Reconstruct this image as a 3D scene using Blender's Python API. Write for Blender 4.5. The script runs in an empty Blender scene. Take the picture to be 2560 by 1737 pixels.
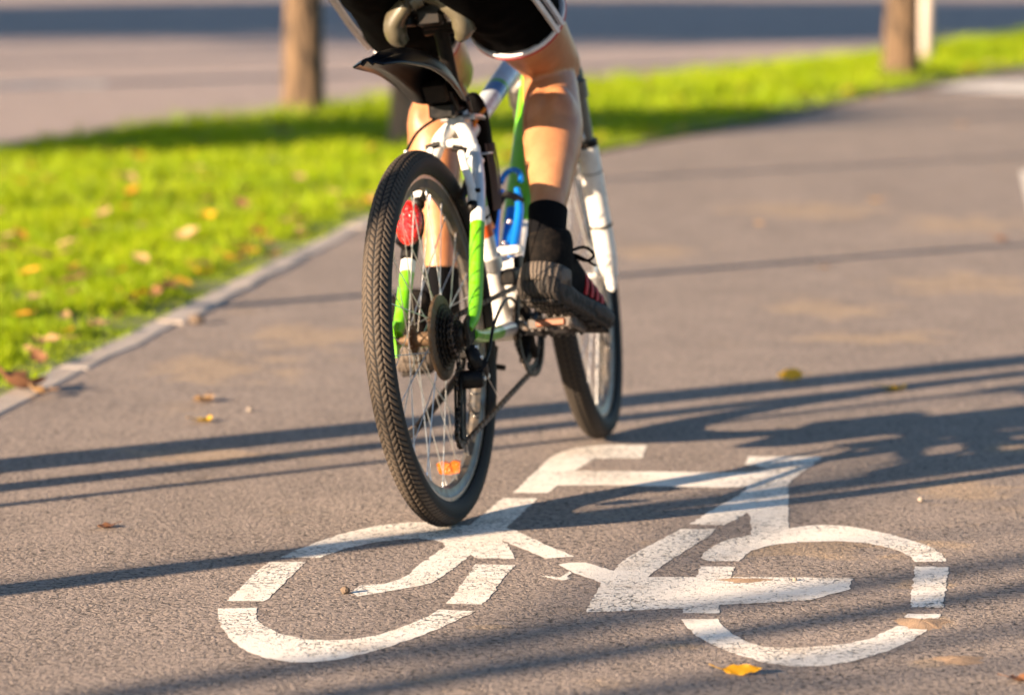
import bpy, bmesh, math, random
import numpy as np
from mathutils import Vector, Matrix, noise
from mathutils.geometry import tessellate_polygon
R_ = math.radians
random.seed(7)
scene = bpy.context.scene

# ------------------------------------------------------------------ camera
cam_d = bpy.data.cameras.new('camera')
cam = bpy.data.objects.new('camera', cam_d)
scene.collection.objects.link(cam)
scene.camera = cam
cam.location = (0, 0, 1.105)
cam.rotation_euler = (math.pi / 2 - 0.1219, 0, 0)
cam_d.sensor_width = 36
cam_d.lens = 125.3
cam_d.clip_start = 0.1
cam_d.clip_end = 3000
cam_d.dof.use_dof = True
cam_d.dof.focus_distance = 5.8
cam_d.dof.aperture_fstop = 3.5

# ------------------------------------------------------------------ light
SUN_EL, SUN_AZ = R_(14.6), R_(36.3)       # light travels towards +X turned SUN_AZ towards +Y
world = bpy.data.worlds.new('World')
scene.world = world
world.use_nodes = True
wn = world.node_tree
wn.nodes.clear()
wo = wn.nodes.new('ShaderNodeOutputWorld')
wb_ = wn.nodes.new('ShaderNodeBackground')
sk = wn.nodes.new('ShaderNodeTexSky')
sk.sky_type = 'NISHITA'
sk.sun_disc = False
sk.sun_elevation = SUN_EL
sk.sun_rotation = math.atan2(-math.cos(SUN_AZ), -math.sin(SUN_AZ))
sk.air_density = 1.0
sk.dust_density = 0.4
sk.ozone_density = 2.5
wb_.inputs[1].default_value = 0.05
wn.links.new(sk.outputs[0], wb_.inputs[0])
wn.links.new(wb_.outputs[0], wo.inputs[0])
sun_d = bpy.data.lights.new('sun', 'SUN')
sun_d.energy = 5.0
sun_d.angle = R_(0.5)
sun_d.color = (1.0, 0.76, 0.53)
sun = bpy.data.objects.new('sun', sun_d)
scene.collection.objects.link(sun)
ldir = Vector((math.cos(SUN_AZ) * math.cos(SUN_EL), math.sin(SUN_AZ) * math.cos(SUN_EL), -math.sin(SUN_EL)))
sun.rotation_euler = ldir.to_track_quat('-Z', 'Y').to_euler()
scene.view_settings.view_transform = 'Standard'
scene.view_settings.look = 'None'
scene.view_settings.exposure = 2.17
scene.view_settings.gamma = 1
scene.cycles.max_bounces = 8
scene.cycles.transparent_max_bounces = 8
scene.cycles.use_denoising = True

# ------------------------------------------------------------------ helpers
def link(o, parent=None):
    scene.collection.objects.link(o)
    if parent is not None:
        o.parent = parent
    return o

def tag(o, label=None, cat=None, group=None, kind=None):
    if label: o['label'] = label
    if cat: o['category'] = cat
    if group: o['group'] = group
    if kind: o['kind'] = kind
    return o

def empty(name, loc=(0, 0, 0), parent=None, mat=None):
    o = bpy.data.objects.new(name, None)
    o.empty_display_size = 0.1
    link(o, parent)
    if mat is not None: o.matrix_local = mat
    else: o.location = loc
    return o

class MB:
    """collects shapes and links them as ONE mesh object"""
    def __init__(s):
        s.v, s.f, s.mi = [], [], []
    def add(s, vs, fs, m=0):
        n = len(s.v)
        s.v += [tuple(x) for x in vs]
        s.f += [tuple(i + n for i in f) for f in fs]
        s.mi += [m] * len(fs)
        return s
    def rings(s, rs, m=0, cap=True, closed=False, ms=None):
        k = len(rs[0]); n = len(rs)
        vs = [p for r in rs for p in r]
        fs, base = [], len(s.mi)
        for i in range(n if closed else n - 1):
            a, b = i * k, ((i + 1) % n) * k
            for j in range(k):
                fs.append((a + j, a + (j + 1) % k, b + (j + 1) % k, b + j))
        nf = len(fs)
        if cap and not closed:
            fs.append(tuple(range(k))[::-1]); fs.append(tuple((n - 1) * k + j for j in range(k)))
        s.add(vs, fs, m)
        if ms:
            for i in range(n - 1):
                for j in range(k): s.mi[base + i * k + j] = ms[i]
        return s
    def tube(s, pts, r, m=0, k=12, cap=True, ratio=1.0, up=None, smooth=0, closed=False, ms=None):
        """round tube along points; r number or list; ratio flattens along the second axis"""
        pts = [Vector(p) for p in pts]
        rr = list(r) if isinstance(r, (list, tuple)) else [r] * len(pts)
        ra = ratio if isinstance(ratio, (list, tuple)) else [ratio] * len(pts)
        if smooth:
            pts, rr, ra = spline(pts, smooth, rr, list(ra))
        n = len(pts); rs = []
        last = None
        for i, p in enumerate(pts):
            if closed: t = pts[(i + 1) % n] - pts[i - 1]
            else: t = pts[min(i + 1, n - 1)] - pts[max(i - 1, 0)]
            t = t.normalized() if t.length > 1e-9 else Vector((0, 0, 1))
            if up is not None: a = Vector(up)
            elif last is not None: a = last
            else: a = Vector((1, 0, 0)) if abs(t.x) < .8 else Vector((0, 1, 0))
            a = (a - t * a.dot(t)).normalized()
            last = a
            b = t.cross(a)
            rs.append([p + a * (rr[i] * math.cos(2 * math.pi * j / k)) + b * (rr[i] * ra[i] * math.sin(2 * math.pi * j / k)) for j in range(k)])
        return s.rings(rs, m, cap, closed, ms)
    def box(s, c, d, m=0, M=None, bev=0.0):
        x, y, z = [q / 2 for q in d]
        if bev > 0:
            b = min(bev, x * .9, y * .9, z * .9)
            vs, fs = [], []
            rs = []
            prof = [(-z, -b), (-z + b, 0), (z - b, 0), (z, -b)]
            for zz, ins in prof:
                X, Y = x + ins, y + ins
                rs.append([(-X + b, -Y, zz), (X - b, -Y, zz), (X, -Y + b, zz), (X, Y - b, zz), (X - b, Y, zz), (-X + b, Y, zz), (-X, Y - b, zz), (-X, -Y + b, zz)])
            vs = [Vector(p) for r in rs for p in r]
            for i in range(3):
                for j in range(8): fs.append((i * 8 + j, i * 8 + (j + 1) % 8, i * 8 + 8 + (j + 1) % 8, i * 8 + 8 + j))
            fs += [tuple(range(8))[::-1], tuple(range(24, 32))]
        else:
            vs = [Vector((a, b, c_)) for c_ in (-z, z) for b in (-y, y) for a in (-x, x)]
            fs = [(0, 2, 3, 1), (4, 5, 7, 6), (0, 1, 5, 4), (2, 6, 7, 3), (0, 4, 6, 2), (1, 3, 7, 5)]
        if M is not None: vs = [M @ v for v in vs]
        c = Vector(c)
        return s.add([v + c for v in vs], fs, m)
    def ball(s, c, r, m=0, k=12, n=8):
        if not isinstance(r, (tuple, list)): r = (r, r, r)
        rs = []
        for i in range(1, n):
            a = math.pi * i / n
            rs.append([(c[0] + r[0] * math.sin(a) * math.cos(2 * math.pi * j / k), c[1] + r[1] * math.sin(a) * math.sin(2 * math.pi * j / k), c[2] - r[2] * math.cos(a)) for j in range(k)])
        return s.rings(rs, m)
    def lathe(s, prof, axis='x', c=(0, 0, 0), k=32, m=0, ms=None, closed=False):
        """prof: list of (along axis, radius)"""
        rs = []
        for h, r in prof:
            ring = []
            for j in range(k):
                a = 2 * math.pi * j / k
                p = {'x': (h, r * math.cos(a), r * math.sin(a)), 'z': (r * math.cos(a), r * math.sin(a), h), 'y': (r * math.sin(a), h, r * math.cos(a))}[axis]
                ring.append((p[0] + c[0], p[1] + c[1], p[2] + c[2]))
            rs.append(ring)
        return s.rings(rs, m, not closed, closed, ms)
    def plate(s, outline, t, M=None, m=0):
        """outline in XY, thickness t centred in Z, then M"""
        n = len(outline)
        vs = [Vector((x, y, -t / 2)) for x, y in outline] + [Vector((x, y, t / 2)) for x, y in outline]
        tr = tessellate_polygon([[Vector((x, y, 0)) for x, y in outline]])
        fs = [tuple(f) for f in tr] + [tuple(n + i for i in f) for f in tr]
        fs += [(i, (i + 1) % n, n + (i + 1) % n, n + i) for i in range(n)]
        if M is not None: vs = [M @ v for v in vs]
        return s.add(vs, fs, m)
    def build(s, name, mats, parent=None, smooth=True, angle=40):
        me = bpy.data.meshes.new(name)
        me.from_pydata(s.v, [], s.f)
        if not isinstance(mats, (list, tuple)): mats = [mats]
        for m in mats: me.materials.append(m)
        me.polygons.foreach_set('material_index', s.mi)
        bm = bmesh.new(); bm.from_mesh(me)
        bmesh.ops.recalc_face_normals(bm, faces=bm.faces)
        if smooth:
            lim = math.radians(angle)
            for f in bm.faces: f.smooth = True
            for e in bm.edges:
                if len(e.link_faces) == 2 and e.calc_face_angle(0) > lim: e.smooth = False
        bm.to_mesh(me); bm.free()
        o = bpy.data.objects.new(name, me)
        return link(o, parent)

def spline(pts, n, *arrs):
    P = [Vector(p) for p in pts]
    out = [[] for _ in range(1 + len(arrs))]
    def cr(a, b, c, d, t):
        return 0.5 * ((2 * b) + (c - a) * t + (2 * a - 5 * b + 4 * c - d) * t * t + (3 * b - a - 3 * c + d) * t * t * t)
    N = len(P)
    for i in range(N - 1):
        i0, i3 = max(i - 1, 0), min(i + 2, N - 1)
        for j in range(n):
            t = j / n
            out[0].append(cr(P[i0], P[i], P[i + 1], P[i3], t))
            for q, A in enumerate(arrs): out[q + 1].append(cr(A[i0], A[i], A[i + 1], A[i3], t))
    out[0].append(P[-1])
    for q, A in enumerate(arrs): out[q + 1].append(A[-1])
    return out if arrs else out[0]

def fast_mesh(name, verts, faces, mats, mi=None, parent=None, smooth=True):
    me = bpy.data.meshes.new(name)
    verts = np.asarray(verts, dtype=np.float32); faces = np.asarray(faces, dtype=np.int32)
    k = faces.shape[1]
    me.vertices.add(len(verts)); me.vertices.foreach_set('co', verts.ravel())
    me.loops.add(faces.size); me.loops.foreach_set('vertex_index', faces.ravel())
    me.polygons.add(len(faces)); me.polygons.foreach_set('loop_start', np.arange(0, faces.size, k, dtype=np.int32))
    try: me.polygons.foreach_set('loop_total', np.full(len(faces), k, dtype=np.int32))
    except Exception: pass
    for m in (mats if isinstance(mats, (list, tuple)) else [mats]): me.materials.append(m)
    if mi is not None: me.polygons.foreach_set('material_index', np.asarray(mi, dtype=np.int32))
    me.polygons.foreach_set('use_smooth', np.full(len(faces), smooth))
    me.update(calc_edges=True)
    o = bpy.data.objects.new(name, me)
    return link(o, parent)

# ------------------------------------------------------------------ materials
def nodes(name):
    m = bpy.data.materials.new(name); m.use_nodes = True
    t = m.node_tree; b = t.nodes['Principled BSDF']
    return m, t, b
def N(t, typ, **kw):
    n = t.nodes.new(typ)
    for k_, v in kw.items():
        if k_ == 'i':
            for a, b in v.items(): n.inputs[a].default_value = b
        else: setattr(n, k_, v)
    return n
def ramp(t, src, stops, interp='LINEAR'):
    r = t.nodes.new('ShaderNodeValToRGB'); r.color_ramp.interpolation = interp
    e = r.color_ramp.elements
    while len(e) < len(stops): e.new(.5)
    for q, (p, c) in enumerate(stops):
        e[q].position = p
        e[q].color = (c, c, c, 1) if not isinstance(c, tuple) else (*c, 1)
    t.links.new(src, r.inputs[0]); return r
def mix(t, fac, a, b, mode='MIX'):
    n = t.nodes.new('ShaderNodeMix'); n.data_type = 'RGBA'; n.blend_type = mode
    for s, v in ((0, fac), (6, a), (7, b)):
        if isinstance(v, bpy.types.NodeSocket): t.links.new(v, n.inputs[s])
        elif isinstance(v, tuple): n.inputs[s].default_value = (*v, 1)
        else: n.inputs[s].default_value = v
    return n.outputs[2]
def math_(t, op, a, b=None, clamp=False):
    n = t.nodes.new('ShaderNodeMath'); n.operation = op; n.use_clamp = clamp
    for s, v in ((0, a), (1, b)):
        if v is None: continue
        if isinstance(v, bpy.types.NodeSocket): t.links.new(v, n.inputs[s])
        else: n.inputs[s].default_value = v
    return n.outputs[0]
def tex(t, kind, scale, vec=None, **kw):
    n = t.nodes.new('ShaderNodeTex' + kind); n.inputs['Scale'].default_value = scale
    for k_, v in kw.items():
        if k_ in ('feature', 'noise_dimensions', 'wave_type', 'bands_direction'): setattr(n, k_, v)
        else: n.inputs[k_].default_value = v
    if vec is not None: t.links.new(vec, n.inputs['Vector'])
    return n
def coords(t, kind='Object', scale=None):
    c = t.nodes.new('ShaderNodeTexCoord').outputs[kind]
    if scale:
        mp = t.nodes.new('ShaderNodeMapping'); mp.inputs['Scale'].default_value = scale
        t.links.new(c, mp.inputs[0]); c = mp.outputs[0]
    return c
def bump(t, b, h, strength, dist, prev=None):
    n = t.nodes.new('ShaderNodeBump'); n.inputs['Strength'].default_value = strength; n.inputs['Distance'].default_value = dist
    t.links.new(h, n.inputs['Height'])
    if prev is not None: t.links.new(prev, n.inputs['Normal'])
    t.links.new(n.outputs[0], b.inputs['Normal']); return n.outputs[0]

def simple(name, col, rough=.5, metal=0, spec=.5, dirt=0.0, dirtcol=(.16, .12, .085), dscale=40, coat=0, bmp=0.0, bscale=300):
    m, t, b = nodes(name)
    b.inputs['Roughness'].default_value = rough; b.inputs['Metallic'].default_value = metal
    b.inputs['Specular IOR Level'].default_value = spec
    b.inputs['Coat Weight'].default_value = coat
    co = coords(t)
    nz = tex(t, 'Noise', dscale, co, Detail=6, Roughness=.65)
    if dirt > 0:
        r = ramp(t, nz.outputs[0], [(.45, 0.0), (.72, min(1, dirt))])
        t.links.new(mix(t, r.outputs[0], col, dirtcol), b.inputs['Base Color'])
        rr = ramp(t, nz.outputs[0], [(.4, rough), (.75, min(1, rough + .35))])
        t.links.new(rr.outputs[0], b.inputs['Roughness'])
    else:
        r = ramp(t, nz.outputs[0], [(.3, tuple(c * .88 for c in col)), (.7, tuple(min(1, c * 1.08) for c in col))])
        t.links.new(r.outputs[0], b.inputs['Base Color'])
    if bmp > 0:
        n2 = tex(t, 'Noise', bscale, co, Detail=4)
        bump(t, b, n2.outputs[0], bmp, .002)
    return m

def asphalt(name, base, pit, warm, far=False):
    m, t, b = nodes(name)
    co = coords(t)
    b.inputs['Roughness'].default_value = .88; b.inputs['Specular IOR Level'].default_value = .25
    # aggregate stones and the pits between them
    wob = tex(t, 'Noise', 60, co, Detail=3)
    vadd = N(t, 'ShaderNodeVectorMath', operation='MULTIPLY_ADD')
    t.links.new(wob.outputs[1], vadd.inputs[0]); vadd.inputs[1].default_value = (.012, .012, .0); t.links.new(co, vadd.inputs[2])
    v1 = tex(t, 'Voronoi', 82, vadd.outputs[0], feature='DISTANCE_TO_EDGE')
    vc = tex(t, 'Voronoi', 82, vadd.outputs[0])
    fine = tex(t, 'Noise', 420, co, Detail=4, Roughness=.7)
    mid = tex(t, 'Noise', 55, co, Detail=5, Roughness=.72)
    big = tex(t, 'Noise', 1.6, co, Detail=6, Roughness=.6)
    blot = tex(t, 'Noise', 7, co, Detail=5, Roughness=.62)
    cracks = ramp(t, v1.outputs[0], [(.0, 1.0), (.05, 1.0), (.19, 0.0)])
    where = ramp(t, mid.outputs[0], [(.44, 0.0), (.54, 1.0)])
    region = ramp(t, blot.outputs[0], [(.30, .45), (.62, 1.0)])
    spn = tex(t, 'Noise', 98, vadd.outputs[0], Detail=3.0, Roughness=.6)
    specks = ramp(t, spn.outputs[0], [(.535, 0.0), (.575, 1.0)])
    pits = math_(t, 'MULTIPLY', math_(t, 'MULTIPLY', cracks.outputs[0], where.outputs[0]), .45)
    pits = math_(t, 'MAXIMUM', pits, math_(t, 'MULTIPLY', specks.outputs[0], ramp(t, mid.outputs[0], [(.40, .35), (.52, 1.0)]).outputs[0]))
    pits = math_(t, 'MULTIPLY', pits, region.outputs[0])
    col = mix(t, ramp(t, vc.outputs['Color'], [(.2, 0.0), (.8, 1.0)]).outputs[0], tuple(c * .86 for c in base), tuple(c * 1.12 for c in base))
    col = mix(t, ramp(t, big.outputs[0], [(.35, 0.0), (.65, .55)]).outputs[0], col, warm)
    col = mix(t, ramp(t, fine.outputs[0], [(.35, .35), (.6, 0.0)]).outputs[0], col, tuple(c * .55 for c in base))
    stain = tex(t, 'Noise', 2.3, coords(t, scale=(1.0, .45, 1.0)), Detail=8, Roughness=.7)
    col = mix(t, ramp(t, stain.outputs[0], [(.30, .55), (.47, 0.0)]).outputs[0], col, tuple(c * .62 for c in base))
    col = mix(t, ramp(t, stain.outputs[0], [(.56, 0.0), (.75, .5)]).outputs[0], col, tuple(min(1, c * 1.35) for c in warm))
    # blown sand lying in low spots
    sand = (.42, .30, .185)
    sn = tex(t, 'Noise', 3.1, co, Detail=7, Roughness=.66)
    s0 = ramp(t, sn.outputs[0], [(.60, 0.0), (.76, .6)]).outputs[0]
    if not far:
        geo = coords(t)
        for (sx, sy, rx, ry) in SAND:
            mp = N(t, 'ShaderNodeMapping'); mp.inputs['Location'].default_value = (-sx / rx, -sy / ry, 0); mp.inputs['Scale'].default_value = (1 / rx, 1 / ry, 0)
            t.links.new(geo, mp.inputs[0])
            ln = N(t, 'ShaderNodeVectorMath', operation='LENGTH'); t.links.new(mp.outputs[0], ln.inputs[0])
            e = math_(t, 'ADD', ln.outputs['Value'], math_(t, 'MULTIPLY', math_(t, 'SUBTRACT', blot.outputs[0], .5), 3.6))
            e = ramp(t, e, [(.45, .62), (.85, 0.0)]).outputs[0]
            s0 = math_(t, 'MAXIMUM', s0, e)
        s0 = math_(t, 'MULTIPLY', s0, ramp(t, mid.outputs[0], [(.3, .5), (.6, 1.0)]).outputs[0])
    col = mix(t, s0, col, sand)
    col = mix(t, math_(t, 'MULTIPLY', pits, .93), col, pit)
    t.links.new(col, b.inputs['Base Color'])
    hgt = math_(t, 'ADD', math_(t, 'MULTIPLY', pits, -1.6), math_(t, 'MULTIPLY', fine.outputs[0], .45))
    hgt = math_(t, 'ADD', hgt, math_(t, 'MULTIPLY', mid.outputs[0], .55))
    hgt = math_(t, 'ADD', hgt, math_(t, 'MULTIPLY', ramp(t, v1.outputs[0], [(0., 0.), (.35, 1.)]).outputs[0], .35))
    bump(t, b, hgt, .55, .004)
    return m, pits

SAND = [(-.721, 8.609, .22, .35), (.446, 6.154, .16, .12), (.60, 6.16, .2, .13), (.68, 5.804, .05, .05), (.386, 5.823, .09, .06), (.634, 5.491, .07, .07),
        (.64, 5.193, .06, .05), (.88, 6.75, .12, .22), (.953, 9.242, .25, .2), (.873, 9.917, .22, .3), (1.35, 10.6, .3, .35), (1.1, 13.2, .35, .5), (.45, 11.6, .2, .3), (1.6, 12.6, .3, .4), (-.5, 9.3, .2, .35), (1.05, 7.3, .12, .1), (.25, 5.30, .06, .03), (-.03, 5.45, .05, .03), (-.62, 7.2, .2, .15)]
M_PATH, _ = asphalt('path_asphalt', (.280, .228, .196), (.008, .008, .009), (.325, .262, .220))
M_ROAD, _ = asphalt('road_asphalt', (.345, .278, .255), (.14, .12, .11), (.38, .30, .27), far=True)

def paint_mat():
    m, t, b = nodes('road_paint')
    co = coords(t)
    b.inputs['Roughness'].default_value = .7; b.inputs['Specular IOR Level'].default_value = .3
    wob = tex(t, 'Noise', 60, co, Detail=3)
    vadd = N(t, 'ShaderNodeVectorMath', operation='MULTIPLY_ADD')
    t.links.new(wob.outputs[1], vadd.inputs[0]); vadd.inputs[1].default_value = (.012, .012, .0); t.links.new(co, vadd.inputs[2])
    v1 = tex(t, 'Voronoi', 82, vadd.outputs[0], feature='DISTANCE_TO_EDGE')
    mid = tex(t, 'Noise', 55, co, Detail=5, Roughness=.72)
    wear = tex(t, 'Noise', 4.5, co, Detail=3)
    fine = tex(t, 'Noise', 420, co, Detail=4, Roughness=.7)
    dirt = tex(t, 'Noise', 6, co, Detail=7, Roughness=.7)
    cr = ramp(t, v1.outputs[0], [(.0, 1.0), (.04, 1.0), (.12, 0.0)])
    wh = ramp(t, math_(t, 'ADD', mid.outputs[0], math_(t, 'MULTIPLY', math_(t, 'SUBTRACT', wear.outputs[0], .5), .5)), [(.47, 0.0), (.60, 1.0)])
    spn = tex(t, 'Noise', 98, vadd.outputs[0], Detail=3.0, Roughness=.6)
    pits = math_(t, 'MULTIPLY', math_(t, 'MULTIPLY', cr.outputs[0], wh.outputs[0]), .8)
    pits = math_(t, 'MAXIMUM', pits, math_(t, 'MULTIPLY', ramp(t, spn.outputs[0], [(.58, 0.0), (.62, 1.0)]).outputs[0], ramp(t, wear.outputs[0], [(.38, .15), (.6, 1.0)]).outputs[0]))
    col = mix(t, ramp(t, dirt.outputs[0], [(.50, 0.0), (.78, .75)]).outputs[0], (.74, .68, .60), (.46, .34, .23))
    col = mix(t, ramp(t, fine.outputs[0], [(.28, .4), (.45, 0.0)]).outputs[0], col, (.40, .36, .32))
    col = mix(t, math_(t, 'MULTIPLY', pits, .95), col, (.03, .027, .025))
    t.links.new(col, b.inputs['Base Color'])
    h_ = math_(t, 'ADD', math_(t, 'MULTIPLY', pits, -1.5), math_(t, 'MULTIPLY', mid.outputs[0], .9))
    h_ = math_(t, 'ADD', h_, math_(t, 'MULTIPLY', fine.outputs[0], .3))
    bump(t, b, h_, .45, .004)
    return m
M_PAINT = paint_mat()

def grass_mat(name, c1, c2, c3):
    m, t, b = nodes(name)
    g = N(t, 'ShaderNodeNewGeometry')
    r = ramp(t, g.outputs['Random Per Island'], [(0, c1), (.5, c2), (.92, c2), (1, c3)])
    co = coords(t)
    n = tex(t, 'Noise', 1.3, co, Detail=4)
    col = mix(t, ramp(t, n.outputs[0], [(.35, 0.0), (.65, .6)]).outputs[0], r.outputs[0], tuple(c * .62 for c in c1))
    t.links.new(col, b.inputs['Base Color'])
    b.inputs['Roughness'].default_value = .55; b.inputs['Specular IOR Level'].default_value = .2
    tr = N(t, 'ShaderNodeBsdfTranslucent'); t.links.new(mix(t, .35, col, (.42, .46, .003)), tr.inputs[0])
    ms = N(t, 'ShaderNodeMixShader'); ms.inputs[0].default_value = .4
    t.links.new(b.outputs[0], ms.inputs[1]); t.links.new(tr.outputs[0], ms.inputs[2])
    t.links.new(ms.outputs[0], t.nodes['Material Output'].inputs[0])
    return m
M_GRASS = grass_mat('grass_blades', (.17, .31, .003), (.34, .42, .003), (.48, .38, .05))
M_SOIL = simple('soil', (.10, .13, .02), .95, dirt=.8, dirtcol=(.06, .045, .03), dscale=9)
M_FIELD = simple('far_ground', (.12, .13, .05), .95, dirt=.6, dscale=.5)
M_KERB = simple('kerb_concrete', (.38, .325, .28), .85, dirt=.8, dirtcol=(.26, .20, .15), dscale=9, bmp=.6, bscale=120)

def bark(name, c1, c2, sc=(9, 9, 1.6), bs=1.0):
    m, t, b = nodes(name)
    co = coords(t, scale=sc)
    n = tex(t, 'Noise', 5, co, Detail=8, Roughness=.7)
    v = tex(t, 'Voronoi', 4, co, feature='DISTANCE_TO_EDGE')
    h_ = math_(t, 'ADD', n.outputs[0], ramp(t, v.outputs[0], [(0, 0.0), (.2, .5)]).outputs[0])
    col = ramp(t, h_, [(.45, c2), (.95, c1)])
    t.links.new(col.outputs[0], b.inputs['Base Color']); b.inputs['Roughness'].default_value = .9
    bump(t, b, h_, bs, .012)
    return m
M_BARK = bark('brown_bark', (.125, .078, .042), (.014, .009, .006), sc=(4, 4, .8))
M_BARK2 = bark('pale_bark', (.27, .17, .11), (.10, .065, .045), sc=(6, 6, 1), bs=.8)
M_POST = simple('pale_post_paint', (.55, .45, .38), .7, dirt=.35, dscale=4)

def leafmat(name, c1, c2, trans=.35):
    m, t, b = nodes(name)
    co = coords(t)
    n = tex(t, 'Noise', 60, co, Detail=4)
    oi = N(t, 'ShaderNodeObjectInfo'); g = N(t, 'ShaderNodeNewGeometry')
    f = math_(t, 'FRACT', math_(t, 'ADD', math_(t, 'ADD', n.outputs[0], oi.outputs['Random']), g.outputs['Random Per Island']))
    col = mix(t, f, c1, c2)
    t.links.new(col, b.inputs['Base Color']); b.inputs['Roughness'].default_value = .5
    tr = N(t, 'ShaderNodeBsdfTranslucent'); t.links.new(col, tr.inputs[0])
    ms = N(t, 'ShaderNodeMixShader'); ms.inputs[0].default_value = trans
    t.links.new(b.outputs[0], ms.inputs[1]); t.links.new(tr.outputs[0], ms.inputs[2])
    t.links.new(ms.outputs[0], t.nodes['Material Output'].inputs[0])
    return m
M_LEAF = leafmat('tree_leaves', (.10, .16, .02), (.28, .20, .03))
L_ORANGE = leafmat('orange_leaf', (.62, .26, .02), (.60, .34, .04))
L_YELLOW = leafmat('yellow_leaf', (.75, .48, .03), (.72, .38, .015))
L_TAN = leafmat('tan_leaf', (.52, .33, .17), (.46, .27, .12))
L_BROWN = leafmat('brown_leaf', (.20, .09, .045), (.28, .14, .07))

# ------------------------------------------------------------------ the setting
def sheet(name, pts, z, mat, kind='structure'):
    o = MB()
    tr = tessellate_polygon([[Vector((x, y, 0)) for x, y in pts]])
    o.add([(x, y, z) for x, y in pts], [tuple(f) for f in tr])
    ob = o.build(name, mat, smooth=False)
    for p in ob.data.polygons: pass
    return tag(ob, kind=kind)

def up_normals(ob):
    bm = bmesh.new(); bm.from_mesh(ob.data)
    for f in bm.faces:
        if f.normal.z < 0: f.normal_flip()
    bm.to_mesh(ob.data); bm.free()

S = 1500
g0 = sheet('ground', [(-S, -S), (S, -S), (S, S), (-S, S)], -.03, M_FIELD); up_normals(g0)

# edge between the cycle path and its kerb, from behind the camera to far off on the right
PATH_L = [(-3.4, -14), (-2.2, -3), (-1.55, 3.2), (-1.22, 6.6), (-1.13, 7.77), (-1.10, 8.06), (-1.0, 8.78), (-.87, 9.7), (-.73, 10.83), (-.51, 12.51), (-.12, 14.5), (.42, 16.44), (1.23, 18.47), (2.23, 21.6), (3.62, 25.24), (6.5, 31), (12, 41), (24, 60)]
ROAD_E = [(-9, -14), (-6.2, -3), (-4.3, 5), (-3.2, 11.5), (-2.38, 16.59), (-1.95, 18.29), (-1.2, 19.9), (-.4, 21.5), (.48, 22.98), (1.33, 24.55), (2.89, 28.0), (4.66, 32.56), (8.5, 40), (22, 63)]
PATH_R = [(2.4, -14), (2.9, -3), (3.1, 6), (3.4, 10), (4.4, 14), (6.5, 19), (10, 25), (16, 33), (30, 50)]
path = sheet('path', PATH_L + PATH_R[::-1], 0.0, M_PATH); up_normals(path)
road = sheet('road', ROAD_E + [(60, 110), (-160, 110), (-160, -14)], -.012, M_ROAD); up_normals(road)
# curb side slabs
def kerb():
    mb = MB()
    P = [Vector((x, y, 0)) for x, y in PATH_L]
    # walk along and lay slabs about 0.5 m long
    L = [0]
    for a, b in zip(P, P[1:]): L.append(L[-1] + (b - a).length)
    def at(s):
        for i in range(len(P) - 1):
            if s <= L[i + 1]: return P[i].lerp(P[i + 1], (s - L[i]) / (L[i + 1] - L[i]))
        return P[-1]
    s = 6.0; rnd = random.Random(3)
    while s < L[-1] - 8 and s < 29.5:
        ln = .98 + rnd.uniform(-.02, .02)
        a, b = at(s), at(s + ln - .012)
        d = (b - a).normalized(); n = Vector((-d.y, d.x, 0))
        j = rnd.uniform(-.006, .006); zt = .0045 + rnd.uniform(-.002, .003)
        w = .070
        vs = []
        for q in range(5):
            t = q / 4
            c = a.lerp(b, t)
            e = rnd.uniform(-.010, .012)
            vs += [c + n * (j + e) + Vector((0, 0, -.05)), c + n * (j + e) + Vector((0, 0, zt - .005)), c + n * (j + e + .006) + Vector((0, 0, zt)), c + n * (j + w) + Vector((0, 0, zt + .004)), c + n * (j + w) + Vector((0, 0, -.05))]
        fs = []
        for q in range(4):
            for r in range(4): fs.append((q * 5 + r, q * 5 + r + 1, q * 5 + 5 + r + 1, q * 5 + 5 + r))
        fs += [(0, 1, 2, 3, 4), (20, 21, 22, 23, 24)]
        mb.add(vs, fs)
        s += ln
    return tag(mb.build('kerb', M_KERB, angle=12), kind='structure')
kerb()

def interp_poly(P, y):
    for (x0, y0), (x1, y1) in zip(P, P[1:]):
        if y0 <= y <= y1: return x0 + (x1 - x0) * (y - y0) / (y1 - y0)
    return P[-1][0]
verge = sheet('verge', [(x - .07, y) for x, y in PATH_L] + ROAD_E[::-1], .004, M_SOIL); up_normals(verge)

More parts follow.
